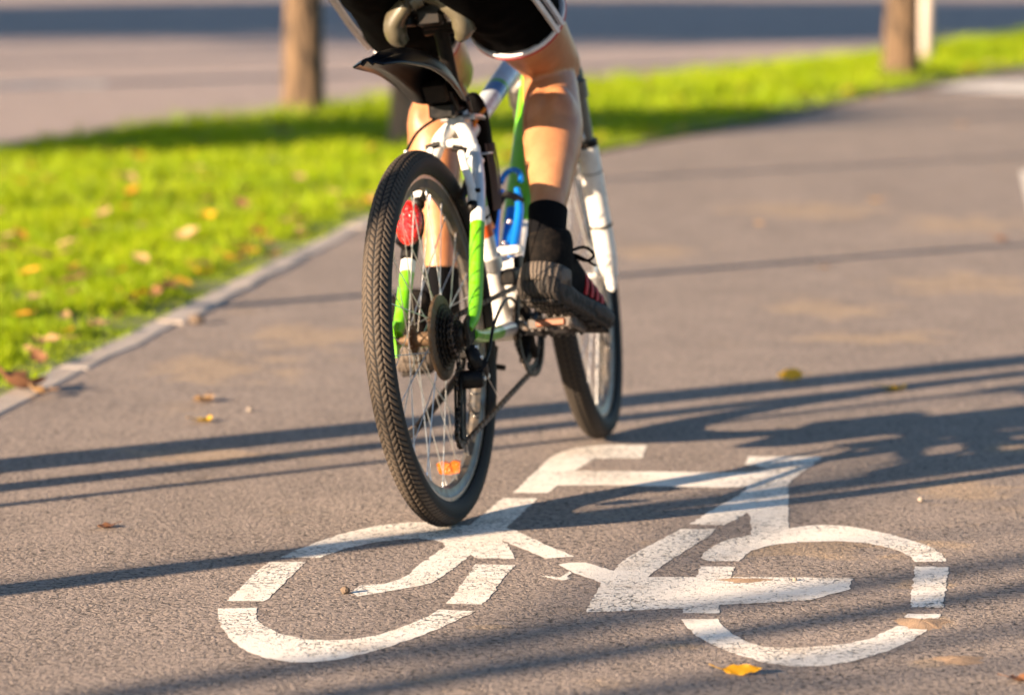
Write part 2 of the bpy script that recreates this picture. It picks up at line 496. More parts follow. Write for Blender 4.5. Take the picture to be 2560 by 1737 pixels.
# -------- grass blades on the verge (one mass nobody could count)
def grass():
    rng = np.random.default_rng(5)
    pts = []
    def zone(y0, y1, dens, hs):
        ys = rng.uniform(y0, y1, int(dens * (y1 - y0) * 6))
        xl = np.array([interp_poly(ROAD_E, y) for y in ys]) + .03
        xr = np.array([interp_poly([(a - .062, b) for a, b in PATH_L], y) for y in ys])
        xs = xl + rng.uniform(0, 6, len(ys))
        vis = (xs < xr) & (np.abs(xs) < .1437 * ys + np.where(ys < 14, 1.6, 1.0))
        n = vis.sum()
        return np.c_[xs[vis], ys[vis], np.full(n, hs)]
    P = np.vstack([zone(3.0, 6.8, 3500, .036), zone(6.8, 9.5, 10000, .034), zone(9.5, 13, 6500, .036), zone(13, 18, 2600, .042), zone(18, 36, 1000, .055)])
    n = len(P)
    # clumps: taller and shorter turf
    cl = np.array([noise.noise(Vector((a * 3.1, b * 3.1, 0))) + .6 * noise.noise(Vector((a * 11, b * 11, 3))) for a, b in P[:, :2]])
    keep = rng.uniform(0, 1, n) < np.clip(.85 + cl * 1.1, .12, 1)
    P, cl = P[keep], cl[keep]; n = len(P)
    h_ = P[:, 2] * rng.uniform(.5, 1.5, n) * (1 + .85 * cl)
    an = rng.uniform(0, 2 * np.pi, n); bend = rng.uniform(.1, .9, n) * h_
    edge = np.clip((np.array([interp_poly([(a - .085, b) for a, b in PATH_L], y) for y in P[:, 1]]) - P[:, 0]) / .16, .30, 1)
    h_ = h_ * edge; bend = bend * edge
    w = .0022 * (P[:, 2] / .034) ** 1.6 * rng.uniform(.7, 1.3, n)
    fa = rng.uniform(0, 2 * np.pi, n)
    wx, wy = np.cos(fa) * w, np.sin(fa) * w
    dx, dy = np.cos(an) * bend, np.sin(an) * bend
    z0 = np.full(n, 0.0)
    V = np.empty((n, 5, 3))
    V[:, 0] = np.c_[P[:, 0] - wx, P[:, 1] - wy, z0]; V[:, 1] = np.c_[P[:, 0] + wx, P[:, 1] + wy, z0]
    V[:, 2] = np.c_[P[:, 0] + wx * .8 + dx * .35, P[:, 1] + wy * .8 + dy * .35, h_ * .55]
    V[:, 3] = np.c_[P[:, 0] - wx * .8 + dx * .35, P[:, 1] - wy * .8 + dy * .35, h_ * .55]
    V[:, 4] = np.c_[P[:, 0] + dx, P[:, 1] + dy, h_]
    i = np.arange(n)[:, None] * 5
    F = np.vstack([i + [0, 1, 2], i + [0, 2, 3], i + [3, 2, 4]]).reshape(-1, 3)
    o = fast_mesh('grass', V.reshape(-1, 3), F, M_GRASS, smooth=False)
    tag(o, 'bright yellow green mown grass covering the verge between path and road', 'grass', kind='stuff')
grass()

# -------- painted markings
def painted(name, polys, z=.0007, mat=M_PAINT):
    mb = MB(); rnd = random.Random(1)
    for P in polys:
        Q = []
        n = len(P)
        for i in range(n):
            a, b = Vector((*P[i], 0)), Vector((*P[(i + 1) % n], 0))
            L_ = (b - a).length; k = max(1, int(L_ / .012))
            d = (b - a) / max(L_, 1e-6)
            nn = Vector((-d.y, d.x, 0))
            for q in range(k):
                p = a.lerp(b, q / k)
                if q: p += nn * (.0042 * noise.noise(p * 50) + .0026 * noise.noise(p * 190))
                Q.append((p.x, p.y))
        tr = tessellate_polygon([[Vector((x, y, 0)) for x, y in Q]])
        mb.add([(x, y, z) for x, y in Q], [tuple(f) for f in tr])
    o = mb.build(name, mat, smooth=False); up_normals(o)
    return o
SYMBOL = [
    [(-0.4699,5.595),(-0.4635,5.5221),(-0.4497,5.4366),(-0.4279,5.342),(-0.3984,5.2618),(-0.3647,5.2115),(-0.3284,5.1839),(-0.2962,5.1839),(-0.256,5.2059),(-0.2207,5.2449),(-0.1786,5.3073),(-0.1337,5.3889),(-0.0947,5.479),(-0.0581,5.5747),(-0.1174,5.5848),(-0.1369,5.5221),(-0.1712,5.4487),(-0.2028,5.3889),(-0.2394,5.3537),(-0.2815,5.3443),(-0.3199,5.3537),(-0.3557,5.3948),(-0.3861,5.4547),(-0.4016,5.5098),(-0.4066,5.6014)],
    [(-0.4147,6.004),(-0.3517,6.004),(-0.3669,5.8921),(-0.3806,5.7816),(-0.3938,5.675),(-0.401,5.6528),(-0.4612,5.6567),(-0.4505,5.7278),(-0.4345,5.8921)],
    [(-0.063,5.9807),(0.0051,5.9749),(-0.0157,5.8502),(-0.0306,5.7278),(-0.0475,5.6283),(-0.1068,5.636),(-0.0936,5.7145),(-0.0777,5.8502)],
    [(-0.3989,6.0467),(-0.3753,6.1186),(-0.337,6.2109),(-0.2944,6.2979),(-0.2442,6.3659),(-0.1864,6.4022),(-0.1441,6.4022),(-0.0985,6.3709),(-0.0775,6.3663),(-0.0167,6.6719),(0.0493,6.6672),(-0.0108,6.341),(0.0053,6.322),(0.0246,6.266),(0.0649,6.1567),(0.1079,6.0541),(0.0584,6.0363),(0.0241,6.1186),(-0.018,6.2155),(-0.0043,6.149),(0.0056,6.0334),(-0.0615,6.0393),(-0.0712,6.0734),(-0.0924,5.9706),(-0.1144,5.8781),(-0.1311,5.8157),(-0.1559,5.7816),(-0.2005,5.7412),(-0.2517,5.6934),(-0.2633,5.7278),(-0.2483,5.7925),(-0.2128,5.802),(-0.1885,5.8433),(-0.1718,5.8921),(-0.1632,5.9562),(-0.1367,6.066),(-0.1168,6.149),(-0.1231,6.1953),(-0.14,6.2187),(-0.1679,6.2344),(-0.2086,6.2187),(-0.2485,6.1875),(-0.2846,6.1414),(-0.309,6.0884),(-0.3307,6.0422)],
    [(0.0013,6.7334),(0.0408,6.9566),(0.0784,7.1708),(0.1049,7.2545),(0.137,7.3056),(0.1719,7.3363),(0.2295,7.3459),(0.2809,7.3401),(0.2632,7.1671),(0.1679,7.1616),(0.1543,7.116),(0.1245,7.0002),(0.3387,6.9879),(0.464,6.9827),(0.5133,7.0231),(0.4913,7.0621),(0.4676,7.08),(0.4817,7.1892),(0.6331,7.1855),(0.6102,7.098),(0.5725,6.974),(0.5467,6.888),(0.5336,6.804),(0.5256,6.6898),(0.4991,6.3398),(0.5349,6.3645),(0.5658,6.3762),(0.6046,6.3645),(0.6427,6.3211),(0.6795,6.2713),(0.711,6.2013),(0.7353,6.1397),(0.7441,6.0726),(0.7429,6.0069),(0.6889,6.0043),(0.6855,6.0594),(0.6723,6.1127),(0.6484,6.1601),(0.6177,6.1917),(0.5826,6.2055),(0.5457,6.2013),(0.5114,6.1972),(0.4711,6.1779),(0.4398,6.1465),(0.4159,6.1127),(0.4005,6.0594),(0.3878,6.0095),(0.3454,6.0095),(0.3295,6.02),(0.3249,6.0462),(0.3318,6.0859),(0.3539,6.1601),(0.387,6.2291),(0.4265,6.2713),(0.4386,6.4573),(0.4345,6.5102),(0.4137,6.4424),(0.3843,6.3716),(0.3223,6.3804),(0.3556,6.4874),(0.3862,6.5793),(0.4329,6.7059),(0.4577,6.804),(0.3987,6.7958),(0.3193,6.804),(0.2398,6.8123),(0.1868,6.824),(0.088,6.8207),(0.0698,6.7302)],
    [(0.3038,6.3325),(0.3678,6.3325),(0.3536,6.2683),(0.313,6.1436),(0.2852,6.0632),(0.2524,5.9591),(0.2266,5.8646),(0.3083,5.8646),(0.3193,5.9618),(0.3777,5.9605),(0.3649,5.8647),(0.4246,5.8635),(0.5678,5.8573),(0.5521,5.7516),(0.5146,5.7101),(0.4816,5.6634),(0.4317,5.6495),(0.3325,5.6231),(0.3282,5.5554),(0.2698,5.5576),(0.2748,5.5947),(0.2295,5.5879),(0.1193,5.5619),(0.1176,5.5717),(0.1286,5.6644),(0.146,5.7952),(0.1472,5.8154),(0.102,5.9083),(0.0785,5.9783),(0.094,5.9951),(0.127,5.9977),(0.1719,5.9209),(0.1886,6.0107),(0.207,6.0698),(0.255,6.1984)],
    [(0.2653,5.5078),(0.3235,5.5111),(0.3275,5.4621),(0.3401,5.3876),(0.3614,5.3253),(0.3843,5.2946),(0.4256,5.2896),(0.4788,5.3028),(0.5163,5.3253),(0.5467,5.3563),(0.5806,5.4193),(0.6017,5.4568),(0.6198,5.446),(0.6496,5.4535),(0.639,5.4087),(0.5948,5.315),(0.5572,5.2543),(0.499,5.1852),(0.4559,5.158),(0.415,5.1541),(0.3763,5.1803),(0.3389,5.2344),(0.3022,5.315),(0.2808,5.3876),(0.2696,5.4621)],
    [(0.6272,5.5521),(0.6782,5.5498),(0.669,5.5002),(0.6174,5.5221)],
    [(0.6841,5.9618),(0.7406,5.9554),(0.689,5.6038),(0.6373,5.6038),(0.6567,5.7576)],
    [(0.0461,5.877),(0.0668,5.8708),(0.0805,5.8621),(0.0964,5.9209),(0.1007,5.9021),(0.0921,5.8708),(0.0987,5.8522),(0.0847,5.8338),(0.0598,5.8584)],
]

sym = painted('bicycle_symbol', SYMBOL)
tag(sym, 'large worn white bicycle symbol painted on the asphalt path in the foreground', 'road marking')
far_m = painted('painted_marking', [[(2.62, 22.3), (2.95, 23.15), (4.4, 23.9), (4.2, 22.0), (3.2, 21.6)]], z=.002)
tag(far_m, 'blurred white painted patch on the path at the far right edge', 'road marking')
rl = painted('lane_line', [[(-9.5, 20.9), (-2.62, 23.3), (-2.62, 22.85), (-9.5, 20.2)]], z=-.008)
tag(rl, 'blurred pale lane line painted on the road at the far left', 'road marking')
em = painted('edge_marking', [[(1.83, 12.5), (2.17, 15.2), (2.5, 15.2), (2.2, 12.5)]], z=.002)
tag(em, 'sliver of white painted line at the right edge of the path', 'road marking')

# -------- trees
def tree(name, loc, h, r, mat, crown_z, crown_r, seed, nleaf=2600, label=None, group=None, lean=(0, 0), leaf=.045, nb=16, twigs=True, flare=1.35):
    rnd = random.Random(seed)
    root = empty(name, loc)
    tr = MB()
    pts, rr = [], []
    for i in range(13):
        t = i / 12
        pts.append(Vector((lean[0] * t + .03 * math.sin(t * 5 + seed), lean[1] * t + .03 * math.cos(t * 4 + seed), h * t * .93 - .03)))
        rr.append(r * (flare if i == 0 else (1.08 if i == 1 and flare > 1.1 else 1)) * (1 - .72 * t))
    pts.insert(1, pts[0].lerp(pts[1], .25)); rr.insert(1, r * 1.12)
    tr.tube(pts, rr, k=16)
    ends = []
    def branch(p, d, L_, rad, depth):
        q = [p]; dd = d.copy()
        for i in range(4):
            dd = (dd + Vector((rnd.uniform(-.25, .25), rnd.uniform(-.25, .25), rnd.uniform(-.08, .2)))).normalized()
            q.append(q[-1] + dd * L_ / 4)
        tr.tube(q, [rad, rad * .8, rad * .6, rad * .45, rad * .25], k=6)
        for i in (2, 3, 4): ends.append(q[i])
        if depth > 0:
            for i in range(3):
                a = q[rnd.choice((1, 2, 3))]
                nd = (dd + Vector((rnd.uniform(-1, 1), rnd.uniform(-1, 1), rnd.uniform(-.3, .8)))).normalized()
                branch(a, nd, L_ * .6, rad * .5, depth - 1)
    for i in range(nb):
        z = crown_z + (h * .93 - crown_z) * (i + .5) / nb
        k_ = max(0, min(12, int(z / h * 12)))
        p = Vector((lean[0] * z / h, lean[1] * z / h, z))
        a = i * 2.4 + rnd.uniform(-.4, .4)
        t = (z - crown_z) / (h - crown_z)
        d = Vector((math.cos(a), math.sin(a), .45 + t)).normalized()
        branch(p, d, crown_r * (1.1 - .65 * t), r * .38 * (1 - .6 * t), 2 if twigs else 1)
    tr.build('trunk', mat, root)
    n = nleaf
    rng = np.random.default_rng(seed)
    E_ = np.array([tuple(e) for e in ends])
    c = E_[rng.integers(0, len(E_), n)] + rng.normal(0, crown_r * .13, (n, 3))
    a1 = rng.normal(0, 1, (n, 3)); a1 /= np.linalg.norm(a1, axis=1)[:, None]
    a2 = np.cross(a1, rng.normal(0, 1, (n, 3))); a2 /= np.linalg.norm(a2, axis=1)[:, None]
    s = leaf * rng.uniform(.6, 1.3, (n, 1))
    V = np.stack([c - a1 * s, c + a2 * s * .55, c + a1 * s, c - a2 * s * .55], 1).reshape(-1, 3)
    F = np.arange(4 * n).reshape(-1, 4)
    fast_mesh('crown', V, F, M_LEAF, parent=root, smooth=False)
    tag(root, label, 'tree', group)
    return root
tree('verge_tree', (-1.105, 19.4, 0), 6.5, .105, M_BARK, 2.8, 1.5, 11, label='thick brown tree trunk on the verge left of the cyclist', nleaf=3000, flare=1.5)
tree('verge_tree', (-.505, 16.95, 0), 4.4, .062, M_BARK2, 2.4, 1.0, 12, label='thin pale young tree trunk on the grass partly hidden behind the rear mudguard', nleaf=1500)
tree('verge_tree', (2.57, 23.7, 0), 6.8, .112, M_BARK, 3.0, 1.5, 13, label='brown tree trunk on the far verge at the right', nleaf=3000)
def post():
    mb = MB()
    mb.tube([(0, 0, -.05), (0, 0, .02), (.02, 0, .9), (.10, 0, 2.6), (.1, 0, 2.62)], [.075, .073, .072, .068, .05], k=14)
    o = mb.build('pale_post', M_POST); o.location = (3.02, 26.3, 0)
    tag(o, 'pale slanting post standing beside the right hand tree trunk', 'post')
post()

# ------------------------------------------------------------------ bicycle (local axes: x right, y forward, z up along the leaning frame)
PSI, LEAN, STEER, WB, WR = .2656, .1098, .0985, 1.10, .34
RT = Vector((math.cos(PSI), -math.sin(PSI), 0)); FW = Vector((math.sin(PSI), math.cos(PSI), 0)); ZZ = Vector((0, 0, 1))
RR = RT * math.cos(LEAN) + ZZ * math.sin(LEAN); UU = ZZ * math.cos(LEAN) - RT * math.sin(LEAN)
BM = Matrix(((RR.x, FW.x, UU.x, -.1075), (RR.y, FW.y, UU.y, 6.37), (RR.z, FW.z, UU.z, .002), (0, 0, 0, 1)))
bike = empty('bicycle', mat=BM)
tag(bike, 'green and white mountain bike ridden away from the camera, leaning left', 'bicycle')

M_GREEN = simple('green_frame_paint', (.115, .40, .003), .3, spec=.4, coat=.25, dirt=.25, dscale=60)
M_WHITE = simple('white_frame_paint', (.72, .70, .66), .3, spec=.5, coat=.4, dirt=.45, dirtcol=(.30, .22, .15), dscale=55)
M_SILVER = simple('silver_frame_paint', (.50, .56, .62), .32, metal=.25, dirt=.2, dscale=60)
M_STEEL = simple('spoke_steel', (.62, .60, .57), .28, metal=.95, dirt=.25, dscale=90)
M_ALU = simple('aluminium', (.62, .62, .62), .3, metal=.9, dirt=.4, dscale=80)
M_BLACK = simple('black_metal', (.004, .004, .0045), .38, spec=.16, dirt=.3, dirtcol=(.05, .034, .022), dscale=110)
M_PLASTIC = simple('black_plastic', (.003, .003, .004), .33, spec=.18, dirt=.25, dirtcol=(.05, .038, .026), dscale=45)
M_RUST = simple('rusty_steel', (.13, .085, .05), .6, metal=.5, dirt=.7, dirtcol=(.16, .075, .02), dscale=70)
M_RIM = simple('rim_alloy', (.10, .095, .09), .35, metal=.6, dirt=.6, dirtcol=(.24, .17, .11), dscale=60)
M_BRAKE = simple('braking_track', (.50, .42, .36), .3, metal=.85, dirt=.4, dscale=80)
M_YELLOW = simple('yellow_decal', (.60, .38, .01), .5)
M_BLUE = simple('blue_anodised', (.006, .20, .72), .25, metal=.35, spec=.7, coat=.3)
M_BLUED = simple('blue_band', (.01, .10, .38), .35, coat=.3)
M_ORANGE = simple('orange_trim', (.75, .22, .01), .5)
M_OBAND = simple('orange_red_decal', (.62, .10, .02), .4)
M_CHAIN = simple('chain_steel', (.012, .010, .009), .4, metal=.5, dirt=.4, dirtcol=(.2, .14, .09), dscale=200)
M_PIN = simple('chain_pins', (.75, .6, .55), .2, metal=.9)
def lens(name, col, em=0.0):
    m, t, b = nodes(name)
    b.inputs['Base Color'].default_value = (*col, 1); b.inputs['Roughness'].default_value = .12
    b.inputs['Transmission Weight'].default_value = .35; b.inputs['Coat Weight'].default_value = .6
    v = tex(t, 'Voronoi', 220, coords(t)); bump(t, b, v.outputs[0], .8, .004)
    return m
M_RED = lens('red_lens', (.80, .012, .006))
M_AMBER = lens('amber_reflector', (.62, .15, .002))
M_AMBERD = simple('amber_pedal_reflector', (.26, .06, .006), .3, dirt=.5)

def tyre_mat():
    m, t, b = nodes('tyre_rubber')
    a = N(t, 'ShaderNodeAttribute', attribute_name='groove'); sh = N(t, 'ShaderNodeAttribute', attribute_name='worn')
    co = coords(t)
    n = tex(t, 'Noise', 28, co, Detail=6, Roughness=.7); n2 = tex(t, 'Noise', 260, co, Detail=3)
    dust = math_(t, 'MULTIPLY', sh.outputs['Fac'], ramp(t, n.outputs[0], [(.2, .75), (.6, 1.0)]).outputs[0])  # tread dust, cut on the front tyre to imitate shade
    col = mix(t, dust, (.008, .0075, .0075), (.082, .063, .047))
    col = mix(t, ramp(t, n2.outputs[0], [(.45, .25), (.6, 0.)]).outputs[0], col, (.02, .018, .016))
    col = mix(t, math_(t, 'MULTIPLY', a.outputs['Fac'], .92), col, (.008, .008, .009))  # grooves painted dark: bare rubber without dust, plus their occlusion
    t.links.new(col, b.inputs['Base Color']); b.inputs['Roughness'].default_value = .72; b.inputs['Specular IOR Level'].default_value = .22
    bump(t, b, n2.outputs[0], .15, .002)
    return m
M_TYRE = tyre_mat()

def tyre(parent, dust_shade=1.0, R=.34, r=.0255, nseg=1440, pitch=.0138):
    nb = 66
    bs = np.linspace(-R_(140), R_(140), nb)
    nseg = int(round(2 * math.pi * R / pitch)) * 8 if nseg > 1000 else nseg
    th = np.arange(nseg) * 2 * np.pi / nseg
    B, T = np.meshgrid(bs, th)
    s = B * r
    npit = round(2 * math.pi * R / pitch)
    ph = T / (2 * np.pi) * npit
    a = np.abs(s)
    inner = a < .0125
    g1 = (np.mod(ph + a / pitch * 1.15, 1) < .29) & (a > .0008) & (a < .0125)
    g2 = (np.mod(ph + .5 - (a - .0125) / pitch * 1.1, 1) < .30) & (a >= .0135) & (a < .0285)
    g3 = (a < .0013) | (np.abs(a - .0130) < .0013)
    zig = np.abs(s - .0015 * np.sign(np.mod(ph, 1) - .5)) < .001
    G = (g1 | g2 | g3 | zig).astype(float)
    rad = r - .0022 * G
    rad = rad + .0012 * np.exp(-((a - .0285) / .0015) ** 2)
    X = rad * np.sin(B); Q = (R - r) + rad * np.cos(B)
    V = np.stack([X, Q * np.sin(T), -Q * np.cos(T)], -1).reshape(-1, 3)
    i = np.arange(nseg)[:, None] * nb; j = np.arange(nb - 1)[None, :]
    i2 = ((np.arange(nseg) + 1) % nseg)[:, None] * nb
    F = np.stack([i + j, i + j + 1, i2 + j + 1, i2 + j], -1).reshape(-1, 4)
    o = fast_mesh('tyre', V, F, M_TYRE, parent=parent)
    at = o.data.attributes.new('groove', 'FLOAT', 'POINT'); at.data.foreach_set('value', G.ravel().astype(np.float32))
    W = (dust_shade * np.clip((.032 - a) / .006, .10, 1)).ravel().astype(np.float32)
    at = o.data.attributes.new('worn', 'FLOAT', 'POINT'); at.data.foreach_set('value', W)
    return o

def rim(parent):
    mb = MB()
    Ro = .300
    prof = [(-.0125, Ro), (-.0125, Ro - .012), (-.0115, Ro - .013), (-.009, Ro - .028), (0, Ro - .033), (.009, Ro - .028), (.0115, Ro - .013), (.0125, Ro - .012), (.0125, Ro), (.009, Ro - .004), (-.009, Ro - .004)]
    ms = [1, 0, 0, 0, 0, 0, 0, 1, 0, 0]
    mb.lathe(prof, 'x', k=96, ms=ms + [0], closed=True)
    return mb.build('rim', [M_RIM, M_BRAKE], parent)
def spokes(parent, n, off, hubr, dish=0.0):
    for i in range(n):
        side = 1 if i % 2 else -1
        a = 2 * math.pi * i / n
        cross = R_(70) * (1 if (i // 2) % 2 else -1)
        ha = a + cross
        p0 = Vector((side * off + dish, hubr * math.sin(ha), -hubr * math.cos(ha)))
        p1 = Vector((side * .003, .272 * math.sin(a), -.272 * math.cos(a)))
        mb = MB()
        mb.tube([p0 + Vector((side * -.004, 0, 0)), p0, p0.lerp(p1, .96)], .00105, k=6)
        mb.tube([p0.lerp(p1, .955), p1], .0019, k=6)
        mb.build('spoke', M_STEEL, parent)
def wheel(name, M, rear):
    root = empty(name, parent=bike, mat=M)
    tyre(root, 1.0 if rear else .5)  # front tread coloured darker to imitate the shade it stands in
    rim(root)
    mb = MB()
    if rear:
        mb.lathe([(-.068, .004), (-.068, .007), (-.052, .007), (-.052, .010), (-.040, .012), (-.038, .029), (-.035, .029), (-.034, .014), (-.01, .013), (.018, .016), (.019, .030), (.022, .030), (.023, .018), (.05, .017), (.05, .007), (.068, .007), (.068, .004)], 'x', k=28)
    else:
        mb.lathe([(-.056, .004), (-.056, .007), (-.04, .008), (-.036, .012), (-.034, .024), (-.031, .024), (-.030, .012), (.030, .012), (.031, .024), (.034, .024), (.036, .012), (.04, .008), (.056, .007), (.056, .004)], 'x', k=28)
    mb.build('hub', M_RUST if rear else M_ALU, root)
    spokes(root, 36, .033 if not rear else .0285, .022 if not rear else .026, -.008 if rear else 0)
    # tyre valve
    v = MB(); a = .9
    v.tube([(0, .268 * math.sin(a), -.268 * math.cos(a)), (0, .232 * math.sin(a), -.232 * math.cos(a))], .003, k=8); v.build('valve', M_BLACK, root)
    return root
rw = wheel('rear_wheel', Matrix.Translation((0, 0, WR)), True)
AX = Vector((0, -math.sin(.33), math.cos(.33)))
FM = Matrix.Translation((0, WB, WR)) @ Matrix.Rotation(STEER, 4, AX)
fw = wheel('front_wheel', FM, False)

def spoke_reflector(parent, ang, rad, label):
    mb = MB()
    M = Matrix.Rotation(-ang, 4, 'X') @ Matrix.Translation((0, 0, -rad))
    out = [(-.022, -.013), (-.006, -.016), (.006, -.016), (.022, -.013), (.026, .010), (.012, .015), (0, .009), (-.012, .015), (-.026, .010)]
    Q = M @ Matrix.Rotation(R_(90), 4, 'X')
    mb.plate([(x * .86, y * .8) for x, y in out], .012, Q)
    o = mb.build('reflector', M_AMBER, parent); o['label'] = label
spoke_reflector(rw, -.08, .238, 'orange spoke reflector at the bottom of the rear wheel')
spoke_reflector(fw, 2.62, .236, 'orange spoke reflector behind the rider calf')

# ---- frame
BB = Vector((0, .48, .30)); SC = Vector((0, .327, .715)); HT = Vector((0, .918, .875)); HB = Vector((0, .955, .755))
fr = MB()
# materials: 0 green 1 white 2 silver 3 blue 4 orange 5 black
FMATS = [M_GREEN, M_WHITE, M_SILVER, M_BLUED, M_OBAND, M_BLACK]
def seg(a, b, stops, r0, r1, k=18, ratio=1.0, up=(1, 0, 0)):
    """tube of painted bands: stops = [(t, material)...]"""
    a, b = Vector(a), Vector(b)
    for (t0, m), (t1, _) in zip(stops, stops[1:] + [(1.0, 0)]):
        n = max(2, int((t1 - t0) * 12))
        pts = [a.lerp(b, t0 + (t1 - t0) * q / n) for q in range(n + 1)]
        fr.tube(pts, [r0 + (r1 - r0) * (t0 + (t1 - t0) * q / n) for q in range(n + 1)], m, k=k, ratio=ratio, up=up, cap=True)
# seat tube from the bottom bracket up
seg(BB, SC, [(0, 1), (.46, 4), (.52, 1), (.545, 5), (.56, 1), (.60, 0), (.80, 1)], .0175, .0175)
fr.tube([SC.lerp(BB, .02), SC + (SC - BB).normalized() * .022], .0195, 2, k=18)
# top tube
seg(SC + Vector((0, .0, -.035)), HT + Vector((0, 0, -.02)), [(0, 2), (.38, 3), (.45, 0), (.48, 2), (.8, 1)], .021, .024, ratio=.9)
# wide shaped down tube
seg(BB + Vector((-.006, .02, .01)), HB + Vector((-.006, -.01, .02)), [(0, 1), (.38, 0)], .030, .034, ratio=.8)
# head tube
seg(HB, HT, [(0, 0), (.88, 1)], .024, .023)
# bottom bracket shell
fr.lathe([(-.036, .021), (.036, .021)], 'x', c=tuple(BB), k=20, m=1)
# gusset where seat and top tube meet
fr.tube([SC + Vector((0, .005, -.06)), SC + Vector((0, .07, -.015))], .012, 2, k=10)
# stays
AXR = Vector((0, 0, WR))
for s in (-1, 1):
    # chain stay
    pts = [BB + Vector((s * .022, -.02, 0)), BB + Vector((s * .040, -.10, .012)), Vector((s * .062, .13, .325)), Vector((s * .067, .03, .338))]
    P, rr = spline(pts, 6, [.013, .0135, .012, .0105])
    cut = 9
    fr.tube(P[:cut + 1], rr[:cut + 1], 1, k=12); fr.tube(P[cut:], rr[cut:], 0, k=12)
    # seat stay: green below, silver above
    a = Vector((s * .070 + .004, .040, .385)); c = Vector((s * .058, .205, .60)); d = Vector((s * .040, .262, .665))
    pts = [Vector((s * .067, .004, .352)), a, a.lerp(c, .5), c, d]
    P, rr = spline(pts, 6, [.0095, .0125, .0135, .0125, .011])
    k1 = 14 if s > 0 else 10
    fr.tube(P[:k1 + 1], rr[:k1 + 1], 0, k=14)
    fr.tube(P[k1:k1 + 2], [rr[k1] + .0006] * 2, 1, k=14)
    fr.tube(P[k1 + 1:], rr[k1 + 1:], 2 if s > 0 else 5, k=14)
    # white forged yoke leg
    fr.tube([Vector((s * .040, .252, .648)), Vector((s * .028, .272, .682)), Vector((s * .010, .292, .705))], [.013, .0145, .013], 1, k=12, smooth=4)
    fr.ball((s * .046, .246, .640), (.016, .012, .010), 1)
    # dropout plate
    out = [(-.022, .028), (.004, .036), (.030, .016), (.028, -.008), (.006, -.016), (-.008, -.030), (-.018, -.028), (-.014, -.006)]
    fr.plate(out, .006, Matrix.Translation((s * .069, .004, .340)) @ Matrix.Rotation(R_(90), 4, 'Z') @ Matrix.Rotation(R_(90), 4, 'X'), 0 if s < 0 else 5)
fr.tube([Vector((0, .292, .715)), Vector((0, .318, .690))], [.017, .017], 1, k=14)
fr.tube([Vector((-.036, .266, .676)), Vector((.036, .266, .676))], .008, 1, k=10)
frame = fr.build('frame', FMATS, bike)
frame['label'] = 'green white and silver painted bicycle frame'

# ---- fork and steering (local frame turned with the front wheel)
front = FM
def F(o):
    o.matrix_local = front; return o
fk = MB()
cr = Vector((0, -.108, .405))
for s in (-1, 1):
    a = Vector((s * .062, -.004, .0)); b = Vector((s * .062, -.077, .275)); c = Vector((s * .062, -.1, .40))
    fk.tube([a + Vector((0, .003, -.03)), a, a.lerp(b, .12), a.lerp(b, .5), b], [.010, .014, .021, .0225, .0235], 1, k=18, smooth=3)
    fk.tube([b, b + (c - b) * .10], .0245, 5, k=18)
    fk.tube([b, c], .0165, 0, k=16)
    fk.tube([c - (c - b) * .18, c + Vector((0, -.004, .012))], [.021, .021], 0, k=16)
    for t in (.38, .80):
        p = a.lerp(b, t); fk.tube([p, p.lerp(b, .03)], .0243, 5, k=18)
    fk.tube([a + Vector((0, .0, -.035)), a + Vector((s * .002, .002, -.005))], [.005, .008], 1, k=8)
fk.tube([cr + Vector((-.062, 0, 0)), cr + Vector((-.03, -.006, .02)), cr + Vector((.03, -.006, .02)), cr + Vector((.062, 0, 0))], [.020, .022, .022, .020], 0, k=14, smooth=3)
fk.tube([Vector((-.055, -.11, .29)), Vector((-.03, -.07, .345)), Vector((.03, -.07, .345)), Vector((.055, -.11, .29))], .011, 1, k=10, smooth=4)
fk.tube([cr, cr + Vector((0, -.012, .035))], .026, 5, k=14)
F(fk.build('fork', [simple('grey_stanchion', (.13, .12, .11), .35, metal=.6, dirt=.3, dscale=60), M_WHITE, M_WHITE, M_BLACK, M_BLACK, M_BLACK], bike))['label'] = 'white suspension fork with black seals'
q_ = MB(); q_.lathe([(-.075, .006), (-.064, .011), (-.06, .011), (.06, .010), (.072, .010), (.078, .005)], 'x', k=14)
q_.tube([(-.072, 0, 0), (-.078, .03, .03), (-.074, .055, .05)], [.005, .006, .004], k=8)
F(q_.build('quick_release', M_ALU, bike))
# stem, handlebar, grips, levers
st = MB(); top = Vector((0, -.205, .60)); clampp = Vector((0, -.135, .65))
st.tube([top + Vector((0, .018, -.055)), top + Vector((0, -.006, .03))], .020, k=16); st.tube([top, clampp], [.018, .020], k=14); st.lathe([(-.024, .022), (.024, .022)], 'x', c=tuple(clampp), k=18)
F(st.build('stem', M_BLACK, bike))
hb = MB(); hb.tube([(-.31, -.165, .675), (-.16, -.150, .668), (-.06, -.135, .650), (0, -.135, .65), (.06, -.135, .650), (.16, -.150, .668), (.31, -.165, .675)], [.011, .011, .013, .0155, .013, .011, .011], k=14, smooth=5)
hbar = F(hb.build('handlebar', M_BLACK, bike))
for s in (-1, 1):
    g = MB(); g.tube([(s * .20, -.154, .670), (s * .22, -.156, .671), (s * .31, -.165, .675), (s * .325, -.167, .676)], [.016, .017, .0165, .018], k=14)
    F(g.build('grip', M_PLASTIC, bike))
    l = MB(); l.tube([(s * .17, -.15, .668), (s * .175, -.11, .650), (s * .22, -.085, .642), (s * .29, -.09, .640)], [.010, .008, .006, .0055], k=8, smooth=4)
    l.box((s * .165, -.14, .662), (.03, .035, .03), bev=.004)
    F(l.build('brake_lever', M_BLACK, bike))
cb = MB()
